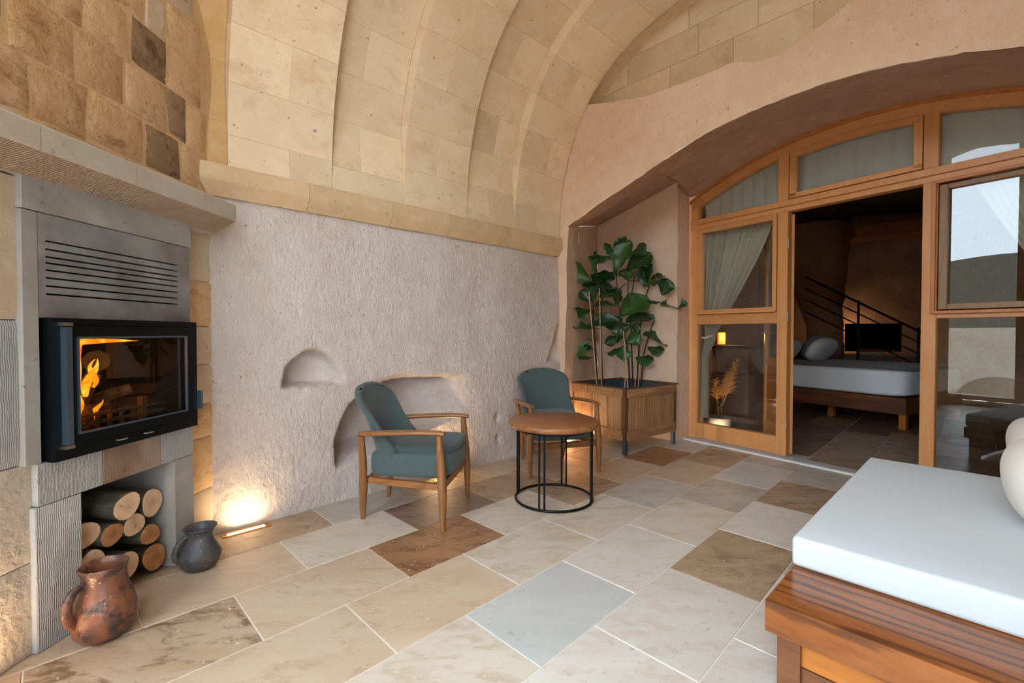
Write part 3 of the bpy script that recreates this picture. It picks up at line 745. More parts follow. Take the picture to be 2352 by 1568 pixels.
# mantel in three stones: sloped tooled underside and flat front
def mantel_block(y0, y1, name='mantel_stone'):
    b = B(); g = .0015; sec = [(-.12, 1.846), (.0, 1.846), (.128, 1.915), (.133, 1.922), (.133, 2.005), (.128, 2.012), (-.12, 2.012)]
    va = [b.verts.new(SF(y0 + g, d, z)) for d, z in sec]; vb = [b.verts.new(SF(y1 - g, d, z)) for d, z in sec]; n = len(sec)
    for i in range(n):
        f = b.faces.new([va[i], va[(i + 1) % n], vb[(i + 1) % n], vb[i]]); f.material_index = 1 if i == 1 else 0
    b.faces.new(va[::-1]); b.faces.new(vb)
    return obj(name, b, [M_MANT, M_MANTT], fp)
mantel_block(1.28, 1.68); mantel_block(1.68, 2.07); mantel_block(2.07, 2.48); mantel_block(2.48, 2.735)

# stove insert
st = thing('stove_insert', 'black steel glass-fronted wood stove with a burning fire, set into the surround', 'stove', (0, 0, 0))
def sfb(b, y0, y1, z0, z1, d0, d1): hexa(b, [SF(y, d, z) for z in (z0, z1) for (y, d) in ((y0, d0), (y1, d0), (y1, d1), (y0, d1))])
b = B()
for a in ((1.792, 1.84, .738, 1.31), (2.465, 2.532, .738, 1.31)): sfb(b, *a, -.12, .036)
sfb(b, 1.84, 2.465, 1.283, 1.31, -.12, .036); sfb(b, 1.84, 2.465, .738, .785, -.12, .036)
obj('frame', b, M_STOVE, st)
b = B()
for a in ((1.845, 1.872, .79, 1.28), (2.435, 2.462, .79, 1.28), (1.872, 2.435, 1.235, 1.28), (1.872, 2.435, .79, .835)): sfb(b, *a, .03, .052)
door = obj('stove_door', b, M_STOVE, st)
b = B()
for a in ((1.866, 1.874, .835, 1.235), (2.433, 2.441, .835, 1.235), (1.874, 2.433, 1.228, 1.236), (1.874, 2.433, .834, .842)): sfb(b, *a, .048, .058)
obj('bead', b, M_STOVEB, door)
b = B(); sfb(b, 1.868, 2.438, .832, 1.24, .034, .038); obj('pane', b, M_GLASSD, door)
b = B(); sfb(b, 1.818, 1.842, .80, 1.275, .036, .062); obj('hinge_bar', b, M_STOVEB, st)
for z in (.79, 1.285):
    b = B(); sfb(b, 1.812, 1.848, z - .006, z + .008, .036, .06); obj('hinge', b, M_CHROME, st)
b = B(); sfb(b, 2.532, 2.55, .83, .93, .02, .055); obj('door_latch', b, M_STOVEB, st)
for y in (2.07, 2.21):
    b = B(); tube(b, [SF(y - .02, .037, .768), SF(y - .018, .05, .768), SF(y + .018, .05, .768), SF(y + .02, .037, .768)], .004, 8); obj('air_slider', b, M_CHROME, st)
b = B()     # firebox: five inner faces
yo, yi, zo, zi = 1.845, 2.46, .80, 1.27
sfb(b, yo, yi, zo - .02, zo, -.5, .03); sfb(b, yo, yi, zi, zi + .02, -.5, .03); sfb(b, yo - .02, yo, zo, zi, -.5, .03); sfb(b, yi, yi + .02, zo, zi, -.5, .03); sfb(b, yo, yi, zo, zi, -.52, -.5)
obj('firebox', b, M_FIREBOX, st)
b = B()     # andiron grate
sfb(b, 1.99, 2.44, .835, .85, -.09, -.075); sfb(b, 1.99, 2.44, .875, .885, -.09, -.075)
for y in (2.02, 2.07, 2.13, 2.19, 2.25): sfb(b, y, y + .012, .80, .89, -.09, -.075)
sfb(b, 2.30, 2.325, .80, .93, -.10, -.07)
obj('grate', b, M_IRON, st)
b = B(); tube(b, [SF(2.04, -.14, .88), SF(2.42, -.26, .87)], [.045, .04], 10); obj('burning_log', b, M_BARK, st)
b = B(); tube(b, [SF(2.06, -.20, .86), SF(2.12, -.14, 1.06)], [.045, .03], 10); obj('burning_log', b, M_BARK, st)
b = B(); tube(b, [SF(2.12, -.32, .88), SF(2.30, -.13, .97)], [.04, .028], 10); obj('burning_log', b, M_BARK, st)
def flame(pts, rad):
    b = B(); tube(b, pts, rad, 12, True); return obj('flame', b, M_FLAME, st, smooth=80)
flame([SF(2.002, -.10, .96), SF(2.002, -.10, 1.02), SF(2.004, -.10, 1.08), SF(2.002, -.10, 1.15), SF(2.008, -.10, 1.20), SF(2.03, -.10, 1.212), SF(2.12, -.10, 1.214), SF(2.22, -.11, 1.214), SF(2.33, -.12, 1.212)], [.004, .014, .016, .016, .017, .014, .011, .007, .001])
def tongue(y, z0, h, wd, d, lean, ph):
    pts = []; rad = []
    for k in range(9):
        f = k / 8; pts.append(SF(y + lean * f + .012 * math.sin(f * 6 + ph), d + .012 * math.sin(f * 5 + ph * 2), z0 + h * f)); rad.append(max(.001, wd * (math.sin(math.pi * min(1, .18 + f * .82)) ** 1.1)))
    flame(pts, rad)
tongue(2.0, .86, .22, .020, -.12, .01, 0); tongue(2.035, .90, .20, .026, -.14, -.01, 1.2); tongue(2.06, .96, .17, .018, -.12, .045, 2.2); tongue(2.02, .98, .16, .020, -.13, .0, 3.1)
tongue(2.10, .84, .10, .012, -.11, .01, 1.7); tongue(2.09, 1.0, .13, .012, -.13, .03, .4)
pl = bpy.data.lights.new('fire_glow', 'POINT'); pl.energy = .8; pl.color = (1, .42, .12); pl.shadow_soft_size = .05
po = bpy.data.objects.new('fire_glow', pl); COL.objects.link(po); po.location = SF(2.1, -.10, 1.12)

# logs in the store
LOGS = [  # u, v, radius px, dark bark, end material, yaw
    (300, 1165, 32, 0, 0, -.22, 'pale greenish-barked log at the top left of the stack'), (377, 1155, 31, 0, 0, .02, 'top right log with a knobbly pale end beside the white jamb'),
    (327, 1206, 28, 0, 0, .10, 'round pale log with a dark split mark, centre of the stack'), (222, 1238, 34, 1, 0, -.35, 'leftmost log with a grey hollow heart and shaggy bark'),
    (275, 1231, 28, 0, 1, .05, 'round tan log with a small dark knot, second from the left'), (361, 1231, 25, 0, 1, -.15, 'narrow tan log lying against the right side of the stack'),
    (228, 1292, 30, 1, 0, 0, 'cracked pale log partly hidden behind the red jug'), (308, 1303, 31, 0, 0, -.18, 'bottom middle log with a cut spur on its pale end'),
    (372, 1283, 31, 1, 1, -.3, 'bottom right brown log beside the white jamb')]
LP_ = []
for u, v, rp, *_r in LOGS:
    y = -1.964 / ((u - 1176) / FPX - .069); rad = rp * y / FPX * .96; LP_.append([y, max(CAMH + (765 - v) / FPX * y, rad + .003), rad])
for it in range(60):
    for i in range(len(LP_)):
        for j in range(i + 1, len(LP_)):
            a_, b_ = LP_[i], LP_[j]; dx, dz = b_[0] - a_[0], b_[1] - a_[1]; d_ = math.hypot(dx, dz); need = (a_[2] + b_[2]) * 1.05
            if d_ < need:
                k_ = (need - d_) / d_ / 2; a_[0] -= dx * k_; a_[1] -= dz * k_; b_[0] += dx * k_; b_[1] += dz * k_
        a_ = LP_[i]; a_[0] = max(1.93 + a_[2], min(2.405 - a_[2], a_[0])); a_[1] = max(a_[2] * 1.02, min(.56 - a_[2], a_[1]))
for (u, v, rp, dk, en, yaw, lab), (ly, lz, lr) in zip(LOGS, LP_):
    c = SF(ly, -.04 + random.Random(v).uniform(-.03, .02), 0); z = lz; rad = lr; yaw *= .35
    o = thing('firewood_log', lab, 'log', (c.x, c.y, z), 0, 'firewood in the log store')
    o.rotation_euler = (0, R(90), yaw + math.atan2(snd.y, snd.x))
    rr = random.Random(u); seg = 18
    ph = rr.uniform(0, 6); bb = B()
    def rg(k, zz): return rad * (1 + .08 * math.sin(2 * k * 6.283 / seg + ph) + .04 * math.sin(3 * k * 6.283 / seg + ph * 2) + .03 * nz((k * .7, zz * 9, u), 1, 2))
    rings = [[bb.verts.new(V((rg(k, zz) * math.cos(k * 6.28318 / seg), rg(k, zz) * math.sin(k * 6.28318 / seg), zz))) for k in range(seg)] for zz in (-.30, -.2, -.1, 0)]
    for i in range(3):
        for k in range(seg): bb.faces.new([rings[i][k], rings[i][(k + 1) % seg], rings[i + 1][(k + 1) % seg], rings[i + 1][k]])
    bb.faces.new(rings[0][::-1])
    lg = obj('bark', bb, M_BARKD if dk else M_BARK, o, smooth=60)
    bb = B(); r2 = [bb.verts.new(V((rg(k, 0) * .93 * math.cos(k * 6.28318 / seg), rg(k, 0) * .93 * math.sin(k * 6.28318 / seg), .003))) for k in range(seg)]
    r3 = [bb.verts.new(V((rg(k, 0) * math.cos(k * 6.28318 / seg), rg(k, 0) * math.sin(k * 6.28318 / seg), -.001))) for k in range(seg)]
    for k in range(seg): bb.faces.new([r3[k], r3[(k + 1) % seg], r2[(k + 1) % seg], r2[k]])
    bb.faces.new(r2)
    obj('cut_end', bb, M_END2 if en else M_END1, o)

# jugs
def jug(name, label, x, y, prof, m, seg, hpts, hr, inner):
    o = thing(name, label, 'jug', (x, y, 0), R(seg))
    b = B(); lathe(b, prof + inner, 36, wob=.05, cap=True); obj('body', b, m, o, smooth=70)
    b = B(); tube(b, hpts, hr, 10, flat=1.3); obj('handle', b, m, o, smooth=70)
    return o
h = .30
jug('clay_jug', 'reddish-brown scorched clay jug with one handle, nearest on the floor by the logs', -1.685, 1.862,
    [(.055, 0), (.075, .006), (.097, .035), (.108, .08), (.106, .12), (.094, .165), (.080, .205), (.074, .24), (.074, .27), (.081, .296)], M_JUGR, 48,
    [(-.076, -.035, .245), (-.098, -.050, .235), (-.115, -.060, .20), (-.117, -.064, .16), (-.108, -.058, .12), (-.092, -.045, .10)], [.011, .014, .015, .015, .014, .012],
    [(.078, .300), (.072, .295), (.066, .27), (.066, .24), (.07, .21), (.08, .17), (.03, .12)])
jug('clay_jug', 'smaller blue-grey clay jug with a flared rim, beside the pilaster', -1.665, 2.41,
    [(.055, 0), (.07, .005), (.088, .03), (.100, .065), (.101, .075), (.092, .10), (.074, .135), (.060, .160), (.058, .185), (.072, .210), (.078, .217)], M_JUGG, 30,
    [(-.054, -.022, .185), (-.075, -.032, .172), (-.095, -.042, .145), (-.106, -.045, .11), (-.103, -.042, .08), (-.092, -.034, .065)], [.009, .011, .012, .012, .011, .009],
    [(.076, .221), (.070, .217), (.055, .19), (.05, .165), (.06, .13), (.03, .09)])

#FURNITURE
# ------------------------------------------------------------------ recessed floor lamps
def uplight(loc, rz, L, Wd, label, power, tgt, spread=150):
    o = thing('floor_uplight', label, 'floor lamp', loc, rz, 'recessed uplights along the walls')
    b = B()
    for a in ((-L / 2, L / 2, -Wd / 2, -Wd / 2 + .008), (-L / 2, L / 2, Wd / 2 - .008, Wd / 2), (-L / 2, -L / 2 + .012, -Wd / 2 + .008, Wd / 2 - .008), (L / 2 - .012, L / 2, -Wd / 2 + .008, Wd / 2 - .008)):
        box(b, a[0], a[1], a[2], a[3], 0.0, .004)
    obj('frame', b, M_BRASS, o)
    b = B(); box(b, -L / 2 + .03, L / 2 - .03, -Wd / 2 + .008, Wd / 2 - .008, .0005, .0025); obj('lens', b, M_LAMP, o)
    l = bpy.data.lights.new('uplight', 'AREA'); l.shape = 'RECTANGLE'; l.size = L * .5; l.size_y = Wd * .5; l.energy = power; l.color = (1, .70, .40); l.spread = R(spread)
    q = bpy.data.objects.new('uplight', l); COL.objects.link(q); q.location = V(loc) + V((0, 0, .02)); q.rotation_euler = (V(tgt) - V(loc)).to_track_quat('-Z', 'Y').to_euler()
    return o
rzA = math.atan2(a2.y, a2.x)
def sqp(s, q, z=0): p = SQ(s, q, z); return (p.x, p.y, p.z)
L1 = at(567, 1219, 2.86); uplight((L1.x, L1.y, .001), rzA, .27, .055, 'brass-framed recessed floor light nearest the clay jugs, glowing', 1.9, SQ(.12, -.02, .35))
L2 = at(1132, 1047, 4.60); uplight((L2.x, L2.y, .001), rzA, .24, .055, 'recessed floor light between the armchairs, glowing on the wall', 5.5, SQ(2.28, -.02, .35))
uplight(sqp(1.62, .11, .001), rzA, .24, .055, 'recessed floor light hidden behind the left armchair', 4.0, SQ(1.66, -.1, .5))
uplight((-1.79, 1.45, .001), R(90), .24, .055, 'recessed floor light at the far left, left of the fireplace', 2.2, (-1.88, 1.52, .3))
uplight((.66, 5.06, .001), rzA, .2, .055, 'recessed floor light behind the wooden planter', 10, (.9, 5.7, .7), 170)

# ------------------------------------------------------------------ armchairs
def make_chair(label, loc, rz):
    t = thing('armchair', label, 'chair', loc, rz, 'teal lounge chairs round the small table')
    # x forward, y left
    fl = [(.275, .325), (.275, -.325)]; rl = [(-.285, .215), (-.285, -.215)]
    for x, y in fl:
        b = B(); sy = 1 if y > 0 else -1
        tube(b, [(x + .005, y, 0), (x + .002, y, .02), (x, y, .22), (x - .01, y - .005 * sy, .36), (x - .02, y - .010 * sy, .50), (x - .025, y - .012 * sy, .60)], [.0155, .017, .028, .030, .024, .018], 14)
        obj('leg', b, M_CHAIRW, t, smooth=60)
    for x, y in rl:
        b = B(); sy = 1 if y > 0 else -1
        tube(b, [(x - .03, y, 0), (x - .028, y, .02), (x - .018, y + .012 * sy, .22), (x - .01, y + .035 * sy, .40), (x - .005, y + .062 * sy, .575)], [.0155, .017, .029, .027, .019], 14)
        obj('leg', b, M_CHAIRW, t, smooth=60)
    for sy in (1, -1):      # armrests: flat paddle curving in toward the back
        b = B()
        pts = [(.285, .313, .612), (.25, .314, .616), (.15, .315, .617), (.02, .312, .612), (-.12, .306, .604), (-.22, .294, .596), (-.285, .272, .589), (-.315, .238, .584)]
        rad = [.024, .029, .030, .031, .032, .032, .028, .018]
        tube(b, [(p[0], p[1] * sy, p[2]) for p in pts], rad, 14, flat=.58)
        obj('armrest', b, M_CHAIRX, t, smooth=60)
    # seat frame rails
    b = B()
    hexa(b, [V(p) for p in ((.235, -.30, .235), (.265, -.30, .235), (.265, .30, .235), (.235, .30, .235), (.235, -.30, .285), (.265, -.30, .285), (.265, .30, .285), (.235, .30, .285))])
    hexa(b, [V(p) for p in ((-.29, -.20, .24), (-.26, -.20, .24), (-.26, .20, .24), (-.29, .20, .24), (-.29, -.20, .285), (-.26, -.20, .285), (-.26, .20, .285), (-.29, .20, .285))])
    for sy in (1, -1):
        hexa(b, [V((p[0], p[1] * sy, p[2])) for p in ((.27, .275, .245), (-.27, .195, .245), (-.27, .225, .245), (.27, .305, .245), (.27, .275, .285), (-.27, .195, .285), (-.27, .225, .285), (.27, .305, .285))])
    obj('seat_frame', b, M_CHAIRX, t)
    # upholstered base, tapering to the back
    b = B(); vs = sbox(b, .288, .288, .088, (.008, 0, .372), 6, 16)
    for v in vs:
        k = (v.co.x + .3) / .6; v.co.y *= .80 + .20 * min(1, k * 1.1); v.co.z += .018 * k
        if v.co.x > 0: v.co.x += .018 * (1 - (v.co.y / .29) ** 2)
    obj('seat_base', b, M_TEAL, t, smooth=60)
    # seat cushion
    b = B(); vs = sbox(b, .275, .262, .042, (.022, 0, .475), 4.5, 14, puff=.18)
    for v in vs:
        k = (v.co.x + .25) / .55; v.co.y *= .76 + .24 * min(1, max(0, k)); v.co.z += .008 * k
        if v.co.x > 0: v.co.x += .02 * (1 - (v.co.y / .27) ** 2)
    obj('seat_cushion', b, M_TEALD, t, smooth=60)
    # curved shell back: a plate that wraps more and more round the seat towards the bottom
    XB = [(.29, -.262), (.45, -.290), (.6, -.325), (.75, -.37), (.885, -.415)]
    HW = [(.29, .205), (.36, .222), (.42, .238), (.47, .256), (.52, .260), (.60, .250), (.66, .252), (.74, .264)] + [(.785 + .1 * math.sin(k * math.pi / 20), .172 + .1 * math.cos(k * math.pi / 20)) for k in range(11)]
    WR = [(.29, .08), (.36, .11), (.42, .17), (.46, .205), (.50, .19), (.55, .155), (.65, .115), (.75, .085), (.885, .055)]
    zs = [.29, .31, .34, .38, .42, .46, .50, .54, .58, .62, .66, .70, .74, .78, .80, .82, .835, .85, .86, .868, .875, .880, .883, .885]
    NU = 28; AM = R(80)
    def SH(u, z, off):
        an = u * AM; hw_ = interp(HW, z); y = hw_ * math.sin(an) / math.sin(AM); x = interp(XB, z) + interp(WR, z) * (1 - math.cos(an)) / (1 - math.cos(AM))
        z_ = z - .022 * (abs(u) ** 2) * sm(z, .72, .885)
        return V((x + off * math.cos(an * .8), y - off * math.sin(an * .8) * .8, z_))
    b = B(); OU = [[b.verts.new(SH(-1 + 2 * i / NU, z, 0)) for z in zs] for i in range(NU + 1)]
    IN = [[b.verts.new(SH(-1 + 2 * i / NU, z, .050)) for z in zs] for i in range(NU + 1)]
    nzs = len(zs)
    for i in range(NU):
        for k in range(nzs - 1):
            b.faces.new([OU[i][k], OU[i + 1][k], OU[i + 1][k + 1], OU[i][k + 1]]); b.faces.new([IN[i][k], IN[i][k + 1], IN[i + 1][k + 1], IN[i + 1][k]])
    def cap(o_, n_, up):     # rounded rim between outer and inner
        md = []
        for q, (a_, c_) in enumerate(zip(o_, n_)):
            md.append(b.verts.new((a_.co + c_.co) / 2 + up(q)))
        for q in range(len(o_) - 1):
            b.faces.new([o_[q], o_[q + 1], md[q + 1], md[q]]); b.faces.new([md[q], md[q + 1], n_[q + 1], n_[q]])
        return md
    cap([r_[-1] for r_ in OU], [r_[-1] for r_ in IN], lambda q: V((0, 0, .014)))
    cap([r_[0] for r_ in OU], [r_[0] for r_ in IN], lambda q: V((0, 0, -.004)))
    cap(OU[0], IN[0], lambda q: V((.014, -.004, 0))); cap(OU[-1], IN[-1], lambda q: V((.014, .004, 0)))
    bmesh.ops.remove_doubles(b, verts=b.verts, dist=.0005)
    obj('backrest', b, M_TEAL, t, smooth=70)
    return t
make_chair('teal tweed armchair with wooden arms on the left, turned side-on beside the niche', (-.665, 3.215, 0), R(-8))
make_chair('teal tweed armchair behind the round table, facing the camera in front of the planter', (.395, 4.255, 0), R(-74.5))

# ------------------------------------------------------------------ round table
tb = thing('round_table', 'small round table with walnut top on a black rod drum base', 'table', (.315, 3.42, 0), R(0))
b = B(); lathe(b, [(.30, .553), (.330, .556), (.340, .566), (.342, .580), (.338, .594), (.328, .600)], 72); obj('tabletop', b, M_TOPW, tb, smooth=40)
for z in (.012, .545):
    b = B(); pts = [(.288 * math.cos(k * 6.28318 / 64), .288 * math.sin(k * 6.28318 / 64), z) for k in range(65)]
    tube(b, pts, .0095, 10, False); obj('ring', b, M_BLACK, tb, smooth=60)
for a0 in (68, 158, 248, 338):
    for da in (-1.9 * 2, 1.9 * 2):
        a = R(a0 + da); b = B(); tube(b, [(.288 * math.cos(a), .288 * math.sin(a), .012), (.288 * math.cos(a), .288 * math.sin(a), .555)], .0072, 10); obj('rod', b, M_BLACK, tb, smooth=60)

# ------------------------------------------------------------------ planter
px_, py_ = 1.15, 4.61
prz = math.atan2(.52, .73)
plt = thing('wooden_planter', 'square weathered plank planter on steel legs in the corner recess', 'planter', (px_, py_, 0), prz)
PL = .86; PW = .80        # local x to the right-away, local y to the left-away
zt, zb = .69, .15
def plank(x0, x1, y0, y1, z0, z1, m, name='plank'):
    b = B(); box(b, x0, x1, y0, y1, z0, z1, bev=.003); return obj(name, b, m, plt)
for (x, y) in ((0, 0), (PL - .05, 0), (0, PW - .05), (PL - .05, PW - .05)):
    b = B(); box(b, x + .005, x + .045, y + .005, y + .045, 0, zb + .04); obj('leg', b, M_LEG, plt)
    plank(x, x + .05, y, y + .05, zb, zt - .012, M_PLANKD, 'corner_post')
# rails
for z0, z1 in ((zb + .0, zb + .10), (zt - .10, zt - .012)):
    plank(.03, PL - .03, -.012, .012, z0, z1, M_PLANKH, 'rail'); plank(-.012, .012, .03, PW - .03, z0, z1, M_PLANKH, 'rail')
    plank(.03, PL - .03, PW - .012, PW + .012, z0, z1, M_PLANKH, 'rail'); plank(PL - .012, PL + .012, .03, PW - .03, z0, z1, M_PLANKH, 'rail')
b = B()
box(b, -.016, PL + .016, -.016, .03, zt - .014, zt, bev=.002); obj('rim', b, M_PLANKD, plt)
b = B(); box(b, -.016, .03, .03, PW - .03, zt - .014, zt, bev=.002); obj('rim', b, M_PLANKD, plt)
b = B(); box(b, -.016, PL + .016, PW - .03, PW + .016, zt - .014, zt, bev=.002); obj('rim', b, M_PLANKD, plt)
b = B(); box(b, PL - .03, PL + .016, .03, PW - .03, zt - .014, zt, bev=.002); obj('rim', b, M_PLANKD, plt)
xs = [.05, .16, .30, .39, .47, .57, .67, .74, PL - .05]
for k, (x0, x1) in enumerate(zip(xs, xs[1:])):
    plank(x0 + .001, x1 - .001, -.002 + .003 * (k % 2), .014, zb + .10, zt - .10, M_PLANK); plank(x0 + .001, x1 - .001, PW - .014, PW, zb + .10, zt - .10, M_PLANK)
xs = [.05, .15, .24, .36, .46, .58, .68, PW - .05]
for k, (x0, x1) in enumerate(zip(xs, xs[1:])):
    plank(-.002 + .003 * (k % 2), .014, x0 + .001, x1 - .001, zb + .10, zt - .10, M_PLANK); plank(PL - .014, PL, x0 + .001, x1 - .001, zb + .10, zt - .10, M_PLANK)
b = B()
for a in ((.03, PL - .03, .03, .045), (.03, PL - .03, PW - .045, PW - .03), (.03, .045, .045, PW - .045), (PL - .045, PL - .03, .045, PW - .045)): box(b, a[0], a[1], a[2], a[3], zb + .02, zt - .02)
obj('liner', b, M_LINER, plt)
b = B(); grid(b, lambda i, j: V((.045 + (PL - .09) * i, .045 + (PW - .09) * j, .55 + .01 * nz((i * 5, j * 5, 0), 1, 2))), 10, 10); obj('soil', b, M_SOIL, plt)

# fiddle-leaf fig, positions taken from the photo at the planter's depth
pc = V((px_, py_, 0)) + Matrix.Rotation(prz, 3, 'Z') @ V((PL / 2, PW / 2, 0))
fig = thing('fiddle_leaf_fig', 'tall leafy green fiddle-leaf fig growing in the wooden planter', 'plant', (pc.x, pc.y, .55))
def zc(x, y, Y): p = at(1290 + x / 4.61, 540 + y / 4.61, Y); return p - V(fig.location)
stems = [([(388, 1600), (345, 1010), (332, 850), (325, 560)], 5.28, .010), ([(440, 1600), (412, 1000), (425, 700), (445, 480)], 5.34, .009),
         ([(735, 1600), (700, 1200), (650, 1000), (620, 830), (590, 600), (575, 400), (600, 230)], 5.22, .010), ([(760, 1600), (735, 1000), (700, 620), (705, 380)], 5.36, .009),
         ([(735, 640), (760, 520), (775, 370)], 5.40, .006), ([(790, 1600), (830, 1000), (850, 850), (880, 680), (925, 545), (950, 470)], 5.42, .009),
         ([(825, 1600), (875, 1230), (950, 980), (1040, 765), (1062, 640)], 5.44, .008), ([(700, 490), (740, 480), (880, 490)], 5.38, .005), ([(590, 600), (640, 540), (690, 510)], 5.28, .005)]
for pts, Y, r in stems:
    b = B(); P_ = [zc(x, y, Y + (0 if y > 1500 else .02 * math.sin(x))) for x, y in pts]
    if pts[0][1] > 1500: P_[0].z = -.06
    tube(b, P_, [r * (1 - .5 * k / len(P_)) for k in range(len(P_))], 8); obj('stem', b, M_STEM, fig, smooth=60)
for (x0, y0, x1, y1, Y) in ((385, 1600, 290, 600, 5.20), (425, 1600, 400, 560, 5.27), (712, 1600, 655, 1010, 5.12), (655, 1600, 685, 1400, 5.20), (770, 1600, 800, 1150, 5.3), (800, 1600, 860, 1000, 5.34)):
    b = B(); p0 = zc(x0, y0, Y); p0.z = -.06; tube(b, [p0, zc(x1, y1, Y)], .0055, 8); obj('cane', b, M_CANE, fig, smooth=60)
LEAVES = [(300, 470, 65, 330, 150), (520, 225, 310, 235, 55), (570, 215, 460, 105, 60), (560, 180, 665, 35, 75), (580, 390, 710, 95, 130), (740, 200, 880, 120, 105), (700, 380, 920, 215, 150),
          (580, 400, 340, 430, 95), (550, 440, 265, 520, 75), (600, 400, 740, 420, 100), (900, 540, 850, 330, 70), (910, 540, 945, 330, 45), (950, 470, 1080, 430, 50), (930, 480, 1005, 510, 50),
          (1062, 635, 1110, 480, 150), (1055, 740, 1300, 730, 110), (1045, 705, 930, 695, 18), (310, 710, 215, 600, 110), (380, 560, 545, 560, 65), (400, 660, 610, 600, 110), (570, 740, 600, 630, 85),
          (340, 800, 90, 795, 90), (570, 745, 380, 740, 50), (620, 860, 880, 680, 190), (620, 900, 340, 920, 115), (690, 920, 945, 870, 95), (640, 930, 480, 950, 60), (720, 960, 550, 1010, 125),
          (770, 1020, 800, 930, 80), (690, 1140, 820, 1060, 130), (600, 1080, 475, 1140, 90), (620, 1190, 500, 1250, 60), (650, 1180, 655, 1310, 130), (870, 1050, 1105, 1150, 95), (915, 1180, 1065, 1230, 90),
          (785, 1290, 950, 1330, 105), (330, 990, 35, 985, 42), (300, 1110, 200, 1290, 50), (345, 1210, 250, 1170, 50), (325, 1290, 200, 1280, 32), (350, 710, 320, 550, 85), (470, 610, 360, 550, 70),
          (620, 880, 590, 1110, 70), (380, 430, 360, 200, 26), (680, 430, 610, 390, 60)]
viewd = V((0, -1, 0))
for k, (x0, y0, x1, y1, wd) in enumerate(LEAVES):
    rr = random.Random(k); Y0 = 5.30 + rr.uniform(-.05, .12); dY = rr.uniform(-.06, .06)
    if wd > 100: Y0 -= .08
    p0 = zc(x0, y0, Y0); p1 = zc(x1, y1, Y0 + dY); ax = p1 - p0; L = ax.length; ax.normalize()
    W_ = wd / 4.61 * Y0 / FPX * 1.3; p0 -= ax * L * .03; L *= 1.16
    fullw = L * rr.uniform(.62, .8)                       # true width; tilt about the midrib gives the seen width
    ca = min(1, W_ / max(fullw, W_)); tilt = math.acos(ca) * (1 if rr.random() < .75 else -1); fullw = max(fullw, W_)
    side = ax.cross(viewd).normalized(); nrm = side.cross(ax).normalized()
    side2 = (side * math.cos(tilt) + nrm * math.sin(tilt)); nr2 = side2.cross(ax).normalized()
    b = B(); NUm, NVm = 12, 8
    def lf(i, j):
        u = i; wv = (math.sin(math.pi * min(1, u ** .9)) ** .55) * (.55 + .55 * sm(u, .1, .75)) if 0 < u < 1 else 0.04
        v = (j - .5) * 2; wav = .035 * L * math.sin(u * 17 + (1 if v > 0 else 2.3)) * abs(v) ** 2
        return p0 + ax * (L * u) + side2 * (fullw / 2 * wv * v) + nr2 * (.18 * fullw * v * v - .12 * L * (u - .4) ** 2 * 2 + wav)
    grid(b, lf, NUm, NVm)
    bmesh.ops.remove_doubles(b, verts=b.verts, dist=.0004)
    bmesh.ops.solidify(b, geom=b.faces[:], thickness=.0012)
    leaf = obj('leaf', b, M_LEAF, fig, smooth=60)
    b = B(); tube(b, [lf(u, .5) + nr2 * .0018 * (1 if nr2.dot(viewd) > 0 else -1) for u in (0, .2, .4, .6, .8, .97)], [.0028, .0026, .002, .0016, .0012, .0006], 5); obj('midrib', b, M_VEIN, leaf)

# ------------------------------------------------------------------ daybed
sl = .92
def fzp(u, v, z):      # point of the horizontal plane z seen at pixel
    x = (u - 1176) / FPX; zz = -(v - 784) / FPX; c, s = math.cos(PITCH), math.sin(PITCH)
    d = V((x, c + zz * s, -s + zz * c)); return V((0, 0, CAMH)) + d * ((z - CAMH) / d.z)
ZS = .33
cW = fzp(1757, 1376, ZS); cC = fzp(1820, 1298, ZS)
db = thing('daybed', 'varnished pine platform daybed frame at the right edge', 'daybed', (cW.x, cW.y, 0), rzA)
# local x = along A (away), local -y = B direction (to the right/near)
def lo(p): return Matrix.Rotation(-rzA, 3, 'Z') @ (V(p) - V((cW.x, cW.y, 0)))
lc = lo(cC)
DL, DW = 2.06, 1.25
b = B(); box(b, 0, .42, -DW, 0, ZS - .108, ZS, bev=.004)
o = obj('end_rail', b, M_BEDW, db); 
b = B(); box(b, DL - .16, DL, -DW, 0, ZS - .108, ZS, bev=.004); obj('end_rail', b, M_BEDW, db)
b = B(); box(b, .42, DL - .16, -.06, 0, ZS - .108, ZS, bev=.004); obj('side_rail', b, M_BEDW2, db)
b = B(); box(b, .42, DL - .16, -DW, -DW + .06, ZS - .108, ZS, bev=.004); obj('side_rail', b, M_BEDW2, db)
for k in range(7):
    x0 = .45 + k * .2; b = B(); box(b, x0, x0 + .10, -DW + .06, -.06, ZS - .045, ZS - .02); obj('slat', b, M_BEDY, db)
for (x, y) in ((.03, -.10), (DL - .10, -.10), (.03, -DW + .03), (DL - .10, -DW + .03)):
    b = B(); box(b, x, x + .07, y, y + .07, 0, ZS - .108, bev=.003); obj('leg', b, M_BEDW2, db)
for z0, z1, m in ((.125, .215, M_BEDY), (.03, .12, M_BEDW2)):
    b = B(); box(b, .045, .07, -DW + .1, -.10, z0, z1, bev=.003); obj('end_panel', b, m, db)
    b = B(); box(b, .10, DL - .10, -.075, -.05, z0, z1, bev=.003); obj('side_panel', b, m, db)
